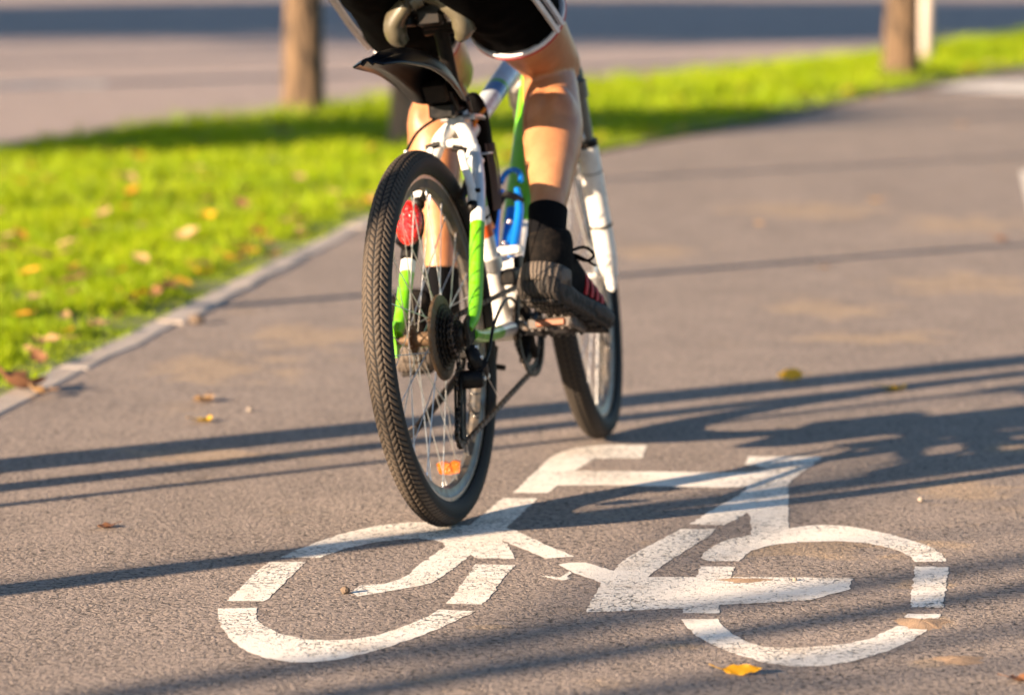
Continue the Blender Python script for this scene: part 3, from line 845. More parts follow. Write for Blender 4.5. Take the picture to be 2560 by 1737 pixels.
cb.tube([(.12, -.12, .66), (.02, -.06, .62), (.0, -.08, .55), (.03, -.08, .505), (.060, -.09, .465), (.074, -.10, .425), (.068, -.095, .385), (.045, -.08, .34)], .0042, k=8, smooth=6)
F(cb.build('brake_cable', simple('grey_green_cable', (.12, .17, .13), .4), bike))
cb = MB()
cb.tube([(-.17, -.10, .65), (-.08, -.02, .62), (-.03, -.10, .56), (-.03, -.2, .50), (-.03, -.24, .46)], .003, k=8, smooth=6)
cb.tube([(-.16, -.11, .65), (-.06, -.03, .66), (.03, -.09, .58), (.03, -.19, .50), (.02, -.24, .46)], .003, k=8, smooth=6)
F(cb.build('gear_cable', M_BLACK, bike))
# blue fitting on the right of the crown
bf = MB(); bf.box((.052, -.10, .440), (.014, .018, .014), bev=.003); F(bf.build('cable_stop', M_BLUE, bike))

# ---- v brakes
def vbrake(pivot, topz, side, fwd, par, M=None, mat=0):
    mb = MB()
    p = Vector(pivot); t = Vector((side * .030, p.y + fwd * .01 + .035 * (1 if fwd < 0 else 1), topz))
    mb.ball(tuple(p), (.012, .014, .014), 1)
    mb.tube([p, p.lerp(t, .35) + Vector((side * .004, 0, 0)), p.lerp(t, .75), t], [.010, .009, .0075, .007], 0, k=10, ratio=.7, smooth=3)
    mb.tube([t + Vector((-side * .016, 0, .004)), t + Vector((side * .010, 0, -.002))], .006, 1, k=8)
    # pad
    q = p.lerp(t, .28) + Vector((-side * .010, -.0, .0))
    mb.tube([q + Vector((0, -.030, -.018)), q + Vector((0, .030, .02))], .0065, 1, k=8, ratio=1.3)
    mb.tube([q, q + Vector((side * .03, 0, 0))], .004, 1, k=8)
    o = mb.build('brake_arm', [M_WHITE, M_BLACK], par, angle=60)
    if M is not None: o.matrix_local = M
    return o
vbrake((-.052, .175, .575), .675, -1, 1, bike); vbrake((.054, .165, .560), .665, 1, 1, bike)
vbrake((-.045, -.055, .258), .37, -1, -1, bike, front); vbrake((.045, -.055, .258), .37, 1, -1, bike, front)
nd = MB()
nd.tube([(.03, .22, .672), (-.005, .22, .680), (-.028, .215, .685)], .0012, k=6)
nd.build('brake_wire', M_STEEL, bike)
nd = MB()
nd.tube([(.014, .30, .728), (-.02, .27, .727), (-.050, .215, .706), (-.068, .185, .672)], .0028, k=8, smooth=6, m=0)
nd.tube([(-.068, .185, .674), (-.071, .178, .645)], .0042, k=8, m=1)
nd.tube([(-.071, .178, .645), (-.066, .168, .60)], .0016, k=6, m=1)
nd.build('brake_cable', [M_BLACK, M_STEEL], bike)
# wire ring clip on the right stay
rc = MB(); rc.tube([(.062 + .014 * math.cos(a * .7), .258 + .012 * math.sin(a * .7), .652) for a in range(9)], .0016, k=6, closed=True); rc.build('cable_clip', M_ALU, bike)

# ---- seat post, saddle
sp = MB(); dseat = (SC - BB).normalized()
s0, s1 = SC - dseat * .02, SC + dseat * .192
sp.tube([s0, s1], .0138, 0, k=18); sp.tube([s1 - dseat * .02, s1], [.0145, .0175], 0, k=18)
sp.tube([s1 + Vector((-.030, 0, 0)), s1 + Vector((.030, 0, 0))], .016, 0, k=14); sp.box(tuple(s1 + Vector((0, -.002, .016))), (.045, .05, .018), 0, bev=.004)
sp.build('seat_post', M_BLACK, bike)
cl = MB(); cl.tube([SC + dseat * .0 , SC + dseat * .014], .0225, 0, k=20); cl.tube([SC + Vector((-.03, -.022, .006)), SC + Vector((.03, -.022, .006))], .0055, 0, k=8)
cl.tube([SC + Vector((.03, -.02, .006)), SC + Vector((.036, .01, .004)), SC + Vector((.032, .05, .0))], [.006, .005, .004], 0, k=8)
cl.build('seat_clamp', M_ALU, bike)
def saddle():
    C = s1 + Vector((.004, .006, .036))
    # rows from the tail to the nose: (y, half width, top z, edge drop)
    rows = [(-.115, .030, .028, .020), (-.108, .064, .030, .066), (-.090, .081, .034, .088), (-.055, .083, .038, .076), (-.015, .068, .036, .046), (.03, .042, .033, .030), (.08, .026, .030, .024), (.13, .020, .026, .022), (.155, .012, .018, .016)]
    P = [Vector((y, w, z)) for y, w, z, d in rows]
    Q, D = spline(P, 4, [r[3] for r in rows])
    mb = MB(); grid = []
    K = 17
    for q, d in zip(Q, D):
        y, w, z = q; row = []
        for j in range(K):
            t = j / (K - 1) * 2 - 1
            x = w * math.sin(t * math.pi / 2)
            dz = -d * (abs(t) ** 3.2) - .004 * math.exp(-(t * 3) ** 2) * (y < .05)
            row.append(C + Vector((x, y, z + dz)))
        grid.append(row)
    n = len(grid)
    vs = [p for r in grid for p in r]
    fs = [(i * K + j, i * K + j + 1, (i + 1) * K + j + 1, (i + 1) * K + j) for i in range(n - 1) for j in range(K - 1)]
    mb.add(vs, fs, 0)
    for s in (-1, 1):
        mb.tube([C + Vector((s * .004, -.100, .020)), C + Vector((s * .034, -.104, .012)), C + Vector((s * .062, -.094, -.016)), C + Vector((s * .064, -.086, -.044)), C + Vector((s * .052, -.080, -.062))], [.012, .016, .020, .020, .010], 0, k=16, ratio=1.5, smooth=4, up=(1, 0, .3))
    o = mb.build('saddle', [M_SADDLE, M_BLACK], bike)
    md = o.modifiers.new('thick', 'SOLIDIFY'); md.thickness = .010; md.offset = -1
    # underside shell, rails, bumper springs
    rl_ = MB()
    for s in (-1, 1):
        rl_.tube([C + Vector((s * .030, -.095, .006)), C + Vector((s * .026, -.06, -.020)), C + Vector((s * .022, 0, -.024)), C + Vector((s * .020, .05, -.018)), C + Vector((s * .008, .13, .012))], .0035, 0, k=8, smooth=5)
        rl_.tube([C + Vector((s * .042, -.07, .016)), C + Vector((s * .044, -.075, -.03))], .014, 1, k=12)
    rl_.box(tuple(C + Vector((0, -.045, -.004))), (.10, .09, .022), 1, bev=.008)
    rl_.tube([C + Vector((-.03, -.02, -.03)), C + Vector((.03, -.02, -.03))], .012, 1, k=12)
    rl_.box(tuple(C + Vector((0, -.075, -.012))), (.05, .03, .045), 1, bev=.006)
    rl_.build('saddle_rails', [M_STEEL, M_BLACK], o)
M_SADDLE = simple('cream_saddle_vinyl', (.085, .073, .047), .28, spec=.5, coat=.3, dirt=.2, dirtcol=(.1, .08, .05))
saddle()

# ---- rear mudguard clipped on the seat post
def mudguard():
    C = [(.335, .738), (.30, .772), (.24, .812), (.17, .838), (.09, .853), (0, .860), (-.09, .859), (-.15, .855), (-.205, .846)]
    HW = [.020, .030, .043, .050, .052, .052, .050, .045, .026]
    DR = [.010, .030, .062, .064, .052, .038, .026, .016, .006]
    P = [Vector((w, a, b)) for (a, b), w in zip(C, HW)]
    Q, D = spline(P, 5, DR)
    K = 13; rows = []
    for i, (q, d) in enumerate(zip(Q, D)):
        w, y, z = q
        a, b = Q[max(i - 1, 0)], Q[min(i + 1, len(Q) - 1)]
        t = Vector((0, b.y - a.y, b.z - a.z)).normalized(); nrm = Vector((0, t.z, -t.y))
        if nrm.z < 0: nrm = -nrm
        rows.append([Vector((w * s, y, z)) - nrm * (d * abs(s) ** 2.2) + nrm * .004 * math.cos(s * 9) * (abs(s) < .5) for s in [j / (K - 1) * 2 - 1 for j in range(K)]])
    n = len(rows); mb = MB()
    mb.add([p for r in rows for p in r], [(i * K + j, i * K + j + 1, (i + 1) * K + j + 1, (i + 1) * K + j) for i in range(n - 1) for j in range(K - 1)])
    # pointed front skirts hanging beside the seat post clip
    o = mb.build('mudguard', M_GUARD, bike)
    md = o.modifiers.new('thick', 'SOLIDIFY'); md.thickness = .003; md.offset = 0
    br = MB()
    br.box((-.012, .232, .782), (.050, .040, .05), 0, Matrix.Rotation(R_(35), 4, 'X'), bev=.006)
    br.tube([(-.034, .235, .775), (-.030, .265, .735), (0, .31, .735)], .006, k=8); br.tube([(.012, .235, .775), (.016, .265, .74), (.01, .31, .742)], .006, k=8)
    br.box((-.012, .262, .738), (.05, .03, .030), 0, bev=.005)
    br.tube([(0, .325, .752), (0, .335, .722)], .023, k=16)
    br.build('bracket', M_PLASTIC, o)
M_GUARD = simple('mudguard_plastic', (.0018, .0024, .004), .34, spec=.16, dirt=0.0)
mudguard()

# ---- drivetrain
def sprocket(mb, x, r, teeth, th, m=0, hole=0.0, c=(0, 0, WR)):
    n = teeth * 4; out = []
    for i in range(n):
        a = 2 * math.pi * i / n; ph = i % 4
        rr = r + (.0028 if ph in (1, 2) else -.0022)
        out.append((rr * math.cos(a), rr * math.sin(a)))
    Q = Matrix.Translation((x + c[0], c[1], c[2])) @ Matrix.Rotation(R_(90), 4, 'Y')
    if hole:
        k = n; vs, fs = [], []
        for zz in (-th / 2, th / 2):
            vs += [Q @ Vector((a, b, zz)) for a, b in out]
            vs += [Q @ Vector((hole * math.cos(2 * math.pi * i / n), hole * math.sin(2 * math.pi * i / n), zz)) for i in range(n)]
        for i in range(n):
            j = (i + 1) % n
            fs += [(i, j, n + j, n + i), (2 * n + i, 2 * n + j, 3 * n + j, 3 * n + i), (i, j, 2 * n + j, 2 * n + i), (n + i, n + j, 3 * n + j, 3 * n + i)]
        mb.add(vs, fs, m)
    else: mb.plate(out, th, Q, m)
cs = MB()
radii = [.058, .051, .045, .039, .033, .028, .024]
for i, r in enumerate(radii): sprocket(cs, .026 + i * .0048, r, int(r * 2 * math.pi / .0127), .0022, 0)
cs.lathe([(.024, .02), (.062, .02)], 'x', c=(0, 0, WR), k=20)
cs.build('cassette', M_CHAIN, bike)
pr = MB(); pr.lathe([(.0155, .030), (.015, .076), (.017, .078), (.021, .077), (.024, .062), (.022, .030)], 'x', c=(0, 0, WR), k=48, closed=True)
pr.build('spoke_protector', M_RUST, bike)['label'] = 'rusty brown disc behind the sprockets'
CRX = .046
cr_ = MB()
for x, r, tt in ((CRX, .086, 42), (CRX - .008, .068, 32), (CRX - .016, .050, 22)): sprocket(cr_, x, r, tt, .003, 0, hole=r - .016, c=(0, BB.y, BB.z))
for a in range(5):
    t = a * 2 * math.pi / 5 + .3
    cr_.tube([(CRX - .004, BB.y, BB.z), (CRX - .004, BB.y + .074 * math.cos(t), BB.z + .074 * math.sin(t))], [.014, .008], 1, k=8, ratio=.5)
cr_.lathe([(-.055, .012), (.062, .014)], 'x', c=tuple(BB), k=16, m=1)
gd = .094
cr_.lathe([(CRX + .004, .084), (CRX + .004, gd), (CRX + .007, gd), (CRX + .007, .084)], 'x', c=(0, BB.y, BB.z), k=56, m=2, closed=True)
cr_.build('chainring', [M_CHAIN, M_BLACK, M_PLASTIC], bike)
CA = Vector((0, -.170, .016))
PR = BB + Vector((.150, 0, 0)) + CA; PL = BB + Vector((-.150, 0, 0)) - CA
for s, d in ((1, CA), (-1, -CA)):
    mb = MB(); a = BB + Vector((s * .066, 0, 0)); b = BB + d + Vector((s * .084, 0, 0))
    mb.tube([a, a.lerp(b, .1), a.lerp(b, .5), a.lerp(b, .93), b], [.014, .017, .013, .013, .012], k=12, ratio=.65, up=(0, 0, 1)); mb.lathe([(s * .058, .014), (s * .076, .013)], 'x', c=tuple(BB), k=14)
    mb.build('crank_arm', M_BLACK, bike)
def pedal(c, tilt):
    M = Matrix.Translation(c) @ Matrix.Rotation(tilt, 4, 'X')
    root = MB()
    T = lambda v: M @ Vector(v)
    def bx(cn, d, m=0, b=.002):
        k = MB(); k.box((0, 0, 0), d, bev=b); root.add([T(Vector(cn) + Vector(v)) for v in k.v], k.f, m)
    bx((0, .040, 0), (.088, .010, .020)); bx((0, -.040, 0), (.088, .010, .020))
    bx((-.042, 0, 0), (.010, .082, .020)); bx((.042, 0, 0), (.010, .082, .020))
    bx((0, 0, 0), (.03, .076, .018)); 
    for x in (-.036, -.022, -.008, .008, .022, .036):
        for y in (-.041, .041):
            for z in (-.012, .012): bx((x, y, z), (.006, .008, .005), 0, .001)
    k = MB(); k.tube([(-.066, 0, 0), (.04, 0, 0)] if c[0] > 0 else [(.066, 0, 0), (-.04, 0, 0)], .006, k=10); root.add([T(v) for v in k.v], k.f, 0)
    o = root.build('pedal', M_BLACK if False else simple('pedal_body', (.045, .038, .034), .5, dirt=.8, dirtcol=(.22, .15, .11), dscale=80), bike)
    for y in (-.047, .047):
        rf = MB(); rf.box((0, 0, 0), (.056, .005, .013), bev=.002)
        q = MB(); q.add([T(Vector((0, y, 0)) + Vector(v)) for v in rf.v], rf.f); q.build('reflector', M_AMBERD, o)
pedal(PR, R_(-14)); pedal(PL, R_(6))

def chain_run(mb, pts, x0, x1, pitch=.0127):
    """links with bright pins along a polyline in the y-z plane"""
    P = [Vector((0, a, b)) for a, b in pts]
    L = [0]
    for a, b in zip(P, P[1:]): L.append(L[-1] + (b - a).length)
    def at(s):
        for i in range(len(P) - 1):
            if s <= L[i + 1] + 1e-9: return P[i].lerp(P[i + 1], (s - L[i]) / max(1e-9, L[i + 1] - L[i]))
        return P[-1]
    n = int(L[-1] / pitch)
    for i in range(n):
        a, b = at(i * pitch), at((i + 1) * pitch); t = i / n; x = x0 + (x1 - x0) * t
        d = (b - a).normalized(); nn = Vector((0, -d.z, d.y))
        w = .0034 if i % 2 else .0022
        for s in (-1, 1):
            out = []
            for c, sg in ((a, -1), (b, 1)):
                for q in range(5):
                    ang = -math.pi / 2 + math.pi * q / 4
                    out.append(c + nn * (math.sin(ang) * .0042 * sg) * 1 + d * (math.cos(ang) * .0042 * sg))
            vs = [o + Vector((x + s * w - .0006, 0, 0)) for o in out] + [o + Vector((x + s * w + .0006, 0, 0)) for o in out]
            k = len(out)
            mb.add(vs, [tuple(range(k)), tuple(range(k, 2 * k))] + [(j, (j + 1) % k, k + (j + 1) % k, k + j) for j in range(k)], 0)
        mb.tube([a + Vector((x - .0046, 0, 0)), a + Vector((x + .0046, 0, 0))], .0019, 1, k=6)
        mb.tube([a + Vector((x - .003, 0, 0)), a + Vector((x + .003, 0, 0))], .0036, 0, k=6)
ch = MB()
PU = (-.022, .262); PLo = (-.052, .170)          # derailleur pulleys
def arc(c, r, a0, a1, n=14): return [(c[0] + r * math.cos(R_(a0 + (a1 - a0) * i / n)), c[1] + r * math.sin(R_(a0 + (a1 - a0) * i / n))) for i in range(n + 1)]
sx = .0455; sr = .037
upper = arc((BB.y, BB.z), .087, -62, 88, 20)
rear_ = arc((0, WR), sr, 78, 262, 16)
chain_run(ch, upper, CRX, CRX)
chain_run(ch, [upper[-1], rear_[0]], CRX, sx)
chain_run(ch, rear_, sx, sx)
chain_run(ch, [rear_[-1], (-.008, .275)] + arc(PU, .024, 50, -70, 6), sx, sx + .004)
lo = arc(PLo, .024, 130, 300, 8)
chain_run(ch, [arc(PU, .024, 50, -70, 6)[-1]] + lo, sx + .004, sx + .004)
chain_run(ch, [lo[-1], upper[0]], sx + .004, CRX)
ch.build('chain', [M_CHAIN, M_PIN], bike, smooth=False)
rd = MB(); X = sx + .004
def pulley(c):
    m_ = MB(); sprocket(m_, X, .023, 11, .005, 0, c=(0, c[0], c[1])); return m_
rd.tube([(.070, .0, .315), (.078, -.012, .300), (.082, -.010, .285)], [.012, .013, .012], k=10, smooth=3)
rd.tube([(.086, -.012, .290), (.080, .020, .268), (.066, .006, .262)], [.015, .013, .014], k=10, smooth=3)
rd.box((.078, .004, .280), (.030, .045, .018), 0, Matrix.Rotation(R_(-25), 4, 'X'), bev=.004)
rd.box((.072, .012, .262), (.022, .05, .014), 0, Matrix.Rotation(R_(-20), 4, 'X'), bev=.004)
rd.lathe([(X + .004, .017), (.086, .017), (.092, .012)], 'x', c=(0, PU[0] + .01, PU[1]), k=18)
for xx in (X - .006, X + .006):
    d_ = Vector((0, PLo[0] - PU[0], PLo[1] - PU[1])); nn = Vector((0, -d_.z, d_.y)).normalized()
    for s in (-1, 1):
        p0 = Vector((xx, PU[0], PU[1])) + nn * s * .010; p1 = Vector((xx, PLo[0], PLo[1])) + nn * s * .008 + d_ * .12
        rd.tube([p0, p1], [.006, .0055], 0, k=6, ratio=.35, up=(0, 1, 0))
    rd.lathe([(xx - .001, .012), (xx + .001, .012)], 'x', c=(0, PLo[0], PLo[1]), k=14); rd.lathe([(xx - .001, .015), (xx + .001, .015)], 'x', c=(0, PU[0], PU[1]), k=14)
rdo = rd.build('rear_derailleur', M_BLACK, bike)
pulley(PU).build('pulley', M_CHAIN, rdo); pulley(PLo).build('pulley', M_CHAIN, rdo)
for c in ((.094, PU[0] + .01, PU[1]), (.093, -.012, .30), (.090, .028, .262), (.084, -.004, .318)): 
    bo = MB(); bo.tube([(c[0] - .004, c[1], c[2]), (c[0] + .001, c[1], c[2])], .0045, k=8); bo.build('bolt', M_ALU, rdo)
gc = MB()
gc.tube([(.048, .43, .345), (.055, .35, .372), (.070, .24, .372), (.088, .10, .345), (.094, .03, .305), (.090, -.012, .275), (.086, .0, .262)], .0032, 0, k=8, smooth=7)
gc.tube([(.085, .03, .262), (.075, .12, .215)], .0009, 1, k=6)
gc.build('gear_cable', [M_BLACK, M_STEEL], bike)
fd = MB()
fd.tube([BB.lerp(SC, .30) + Vector((0, .0, 0)), BB.lerp(SC, .36)], .0225, 1, k=16)
fd.box((.030, .455, .405), (.03, .05, .03), 0, bev=.004); fd.box((.036, .500, .415), (.012, .04, .05), 0, bev=.003)
for xx in (.036, .050):
    fd.tube([(xx, .44, .385), (xx, .49, .398), (xx, .54, .386), (xx, .575, .355)], [.012, .013, .012, .008], 1, k=6, ratio=.12, up=(0, 0, 1), smooth=3)
fd.build('front_derailleur', [M_BLACK, M_ALU], bike)
# ---- kick stand
ks = MB()
ks.tube([(-.055, .36, .265), (-.060, .333, .235), (-.072, .15, .185), (-.078, .075, .166)], .0078, k=10, smooth=4)
ks.tube([(-.078, .078, .167), (-.082, .045, .163), (-.084, -.005, .172)], [.009, .0095, .010], 1, k=10)
ks.box((-.045, .365, .275), (.04, .05, .022), bev=.004)
ks.build('kickstand', [M_BLACK, simple('kickstand_rubber', (.16, .12, .09), .7)], bike)
kb = MB(); kb.tube([(-.02, .47, .272), (-.025, .46, .235)], [.006, .005], k=8); kb.tube([(-.028, .462, .235), (-.002, .455, .230)], .0055, k=8); kb.box((-.03, .43, .25), (.012, .02, .03), bev=.003)
kb.build('cable_guide', M_BLACK, bike)
# ---- blue bottle cage on the down tube, slim black bag with orange piping
d45 = (HB - BB).normalized(); nup = Vector((0, -d45.z, d45.y)).normalized()
cg = MB(); base = BB + d45 * .155 + nup * .050
def cgp(t, x, o): return base + d45 * t + nup * o + Vector((x - .010, 0, 0))
for s in (-1, 1):
    cg.tube([cgp(.0, s * .012, -.012), cgp(.02, s * .020, 0), cgp(.10, s * .024, .01), cgp(.15, s * .016, .02)], [.0075, .009, .009, .006], 0, k=10, smooth=4)
cg.tube([cgp(.14 + .0, .020 * math.cos(a) , .018 + .0 * a) + d45 * (.02 + .020 * math.sin(a)) * 1.6 for a in [q * math.pi / 12 for q in range(13)]], .0058, 0, k=10)
cg.tube([cgp(.02, 0, -.016), cgp(.13, 0, -.012)], [.012, .012], 0, k=8, ratio=.4, up=(1, 0, 0))
cg.ball(tuple(cgp(.085, .002, -.003)), .006, 1); cg.ball(tuple(cgp(.03, -.002, -.003)), .005, 1)
cg.build('bottle_cage', [M_BLUE, M_PIN], bike)
sb = MB(); sb.tube([cgp(.125, -.022, .008), cgp(.128, .0, .030), cgp(.12, .030, .012)], .0075, 0, k=8, smooth=4); sb.build('strap', M_PLASTIC, bike)
mt = MB(); mt.box(tuple(BB + Vector((.012, .05, .150))), (.050, .03, .018), 0, bev=.005)
mt.build('cage_mount', M_WHITE, bike)
bg = MB()
a = Vector((.004, .405, .735)); b = Vector((-.002, .468, .500))
bg.tube([a + Vector((0, -.01, .006)), a, a.lerp(b, .15), a.lerp(b, .5), a.lerp(b, .85), b], [.012, .023, .0265, .025, .018, .007], 0, k=16, ratio=[1.6, 1.6, 1.7, 1.7, 1.5, 1.2], up=(1, 0, 0), smooth=3)
bgo = bg.build('frame_bag', M_BAG if 'M_BAG' in globals() else simple('black_nylon', (.0015, .0012, .0015), .75, spec=.06, bmp=.5), bike)
pp = MB(); pp.tube([a + Vector((.028, -.012, -.004)), a + Vector((.010, -.047, -.04)), a.lerp(b, .5) + Vector((.006, -.0485, 0)), a.lerp(b, .88) + Vector((.006, -.030, 0)), b + Vector((.006, -.006, .002))], .0034, k=8, smooth=4); pp.build('piping', M_ORANGE, bgo)
rb = MB()
for q in range(4):
    off = Vector((.022 + .0018 * q, -.026 + .012 * q, 0)); rb.tube([a.lerp(b, .3) + off * 1.02, a.lerp(b, .55) + off * 1.04, a.lerp(b, .85) + off * .8], .0022, k=6, smooth=3)
rb.build('ribs', simple('grey_ribs', (.16, .11, .10), .6), bgo)
# ---- red tail light on the left stay
tl = MB(); M_ = Matrix.Translation((-.046, .082, .546)) @ Matrix.Rotation(R_(-20), 4, 'X')
k_ = MB(); k_.ball((0, 0, 0), (.0255, .020, .043), k=20, n=14); tl.add([M_ @ Vector(v) for v in k_.v], k_.f, 0)
tlo = tl.build('tail_light', M_RED, bike); tlo['label'] = 'red oval tail light clamped on the left seat stay'
k2 = MB(); k_ = MB(); k_.ball((.006, .008, 0), (.022, .016, .040), k=14, n=8); k2.add([M_ @ Vector(v) for v in k_.v], k_.f, 0); k2.tube([(-.070, .095, .52), (-.060, .105, .505)], .013, k=10); k2.tube([(-.062, .11, .48), (-.058, .13, .525)], .0165, k=12)
k2.build('housing', M_PLASTIC, tlo)

# ------------------------------------------------------------------ rider
def skin_mat():
    m, t, b = nodes('skin')
    co = coords(t)
    n = tex(t, 'Noise', 14, co, Detail=6, Roughness=.6); n2 = tex(t, 'Noise', 350, co, Detail=3)
    col = ramp(t, n.outputs[0], [(.32, (.33, .125, .050)), (.68, (.47, .215, .095))])
    c2 = mix(t, ramp(t, n2.outputs[0], [(.35, .25), (.55, 0.0)]).outputs[0], col.outputs[0], (.36, .16, .09))
    t.links.new(c2, b.inputs['Base Color'])
    b.inputs['Roughness'].default_value = .42
    b.inputs['Subsurface Weight'].default_value = .12; b.inputs['Subsurface Radius'].default_value = (1.0, .35, .15); b.inputs['Subsurface Scale'].default_value = .012
    bump(t, b, math_(t, 'ADD', n2.outputs[0], math_(t, 'MULTIPLY', tex(t, 'Noise', 45, co, Detail=4).outputs[0], 2.0)), .3, .002)
    return m
M_SKIN = skin_mat()
M_SHORTS = simple('black_polyester', (.0012, .0012, .0014), .85, spec=.03, bmp=.3, bscale=500)
M_WTRIM = simple('white_trim', (.62, .60, .62), .6)
M_RTRIM = simple('red_trim', (.42, .03, .03), .6)
M_SOCK = simple('black_sock', (.003, .003, .004), .95, spec=.1, bmp=.4, bscale=700)
M_SHOE = simple('black_shoe_mesh', (.006, .0055, .0055), .85, spec=.06, dirt=.35, dirtcol=(.05, .038, .03), dscale=60, bmp=.6, bscale=500)
M_JERSEY = simple('grey_jersey', (.10, .11, .13), .85)
M_HAIR = simple('dark_hair', (.03, .02, .015), .7)
def sole_mat(nm, ca, cb):
    m, t, b = nodes(nm)
    co = coords(t)
    w = tex(t, 'Wave', 38, co, wave_type='BANDS', bands_direction='X', Distortion=5.0, Detail=2.0)
    n = tex(t, 'Noise', 50, co, Detail=5)
    col = mix(t, ramp(t, w.outputs[0], [(.30, 1.0), (.5, 0.0)]).outputs[0], ca, cb)
    col = mix(t, ramp(t, n.outputs[0], [(.4, 0.0), (.65, .5)]).outputs[0], col, tuple(c * .45 for c in ca))
    t.links.new(col, b.inputs['Base Color']); b.inputs['Roughness'].default_value = .8
    bump(t, b, w.outputs[0], .6, .004)
    return m
M_SOLE_LIT = sole_mat('sunlit_dusty_sole', (.13, .10, .078), (.030, .024, .020))  # sunlit copy of the dusty sole, the light put into its colour
M_SOLE = sole_mat('dark_sole', (.038, .028, .022), (.008, .007, .006))
M_REDS = simple('red_stripe', (.36, .003, .008), .6, spec=.2)

def remesh(mb, name, mats, parent, voxel, smooth_it=4, smooth_f=.5):
    tmp = mb.build('tmp_' + name, mats[0])
    md = tmp.modifiers.new('r', 'REMESH'); md.mode = 'VOXEL'; md.voxel_size = voxel; md.use_smooth_shade = True
    ms = tmp.modifiers.new('s', 'SMOOTH'); ms.iterations = smooth_it; ms.factor = smooth_f
    dg = bpy.context.evaluated_depsgraph_get()
    me = bpy.data.meshes.new_from_object(tmp.evaluated_get(dg))
    bpy.data.objects.remove(tmp)
    me.name = name
    me.materials.clear()
    for m in mats: me.materials.append(m)
    me.polygons.foreach_set('use_smooth', np.ones(len(me.polygons), dtype=bool))
    me.polygons.foreach_set('material_index', np.zeros(len(me.polygons), dtype=np.int32))
    return link(bpy.data.objects.new(name, me), parent)

HIP = {1: Vector((.100, .135, 1.022)), -1: Vector((-.088, .135, 1.022))}
KNEE = {1: Vector((.132, .550, .800)), -1: Vector((-.112, .650, .805))}
SH = {1: [((.131, .520, .765), .053, 1.05), ((.142, .472, .722), .055, 1.05), ((.151, .428, .682), .058, 1.02), ((.155, .392, .648), .0555, 1.02), ((.158, .350, .605), .0475, 1.02), ((.164, .308, .566), .0375, 1.05), ((.164, .283, .536), .0335, 1.15), ((.163, .258, .490), .0315, 1.3), ((.160, .257, .450), .030, 1.35), ((.158, .268, .420), .030, 1.35)],
      -1: [((-.113, .638, .77), .053, 1.05), ((-.122, .620, .735), .052, 1.1), ((-.130, .597, .69), .0545, 1.08), ((-.132, .580, .65), .0535, 1.08), ((-.129, .556, .60), .0465, 1.05), ((-.124, .532, .545), .039, 1.05), ((-.118, .508, .49), .0335, 1.15), ((-.120, .495, .43), .032, 1.3), ((-.125, .485, .37), .033, 1.5), ((-.130, .487, .33), .034, 1.6)]}
TH = {}
for s in (1, -1):
    h_, k_ = HIP[s], KNEE[s]
    TH[s] = [(h_.lerp(k_, t) + Vector((0, 0, .004 * math.sin(t * math.pi))), r if s > 0 else min(r, .071)) for t, r in ((-.12, .085), (.0, .090), (.25, .086), (.5, .080), (.72, .072), (.88, .062), (1.0, .054))]
bd = MB()
for s in (1, -1):
    pts = [p for p, r in TH[s]]; bd.tube(pts, [r for p, r in TH[s]], k=24, smooth=4, up=(1, 0, 0))
    bd.tube([p for p, r, q in SH[s]], [r for p, r, q in SH[s]], k=24, ratio=[q for p, r, q in SH[s]], up=(1, 0, 0), smooth=4)
    bd.ball(tuple(KNEE[s] + Vector((0, .004, .0))), (.053, .056, .055), k=18, n=12)
    # gastrocnemius heads
    c = SH[s][2][0]; bd.ball((c[0] - .018, c[1] - .012, c[2] - .0), (.036, .045, .075), k=16, n=10); bd.ball((c[0] + .020, c[1] - .008, c[2] + .012), (.034, .042, .068), k=16, n=10)
    # foot inside the shoe
    a = SH[s][-1][0]
pelvis = Vector((0, .10, .99))
bd.tube([(0, .09, 1.0), (0, .10, 1.05), (0, .16, 1.13), (0, .26, 1.23), (0, .38, 1.34), (0, .46, 1.41), (0, .50, 1.45)], [.100, .135, .145, .15, .165, .14, .07], k=24, ratio=[.6, .66, .72, .72, .7, .7, .9], up=(1, 0, 0), smooth=4)
bd.tube([(0, .47, 1.42), (0, .53, 1.49), (0, .56, 1.54)], [.065, .058, .06], k=18)
bd.ball((0, .60, 1.60), (.076, .098, .115), k=24, n=16)
bd.ball((0, .695, 1.585), (.012, .018, .020), k=10, n=8)          # nose
bd.ball((0, .66, 1.525), (.030, .030, .022), k=12, n=8)            # chin
for s in (1, -1): bd.ball((s * .076, .59, 1.59), (.010, .018, .030), k=10, n=8)
HBM = FM
HAND = {s: HBM @ Vector((s * .262, -.160, .674)) for s in (1, -1)}
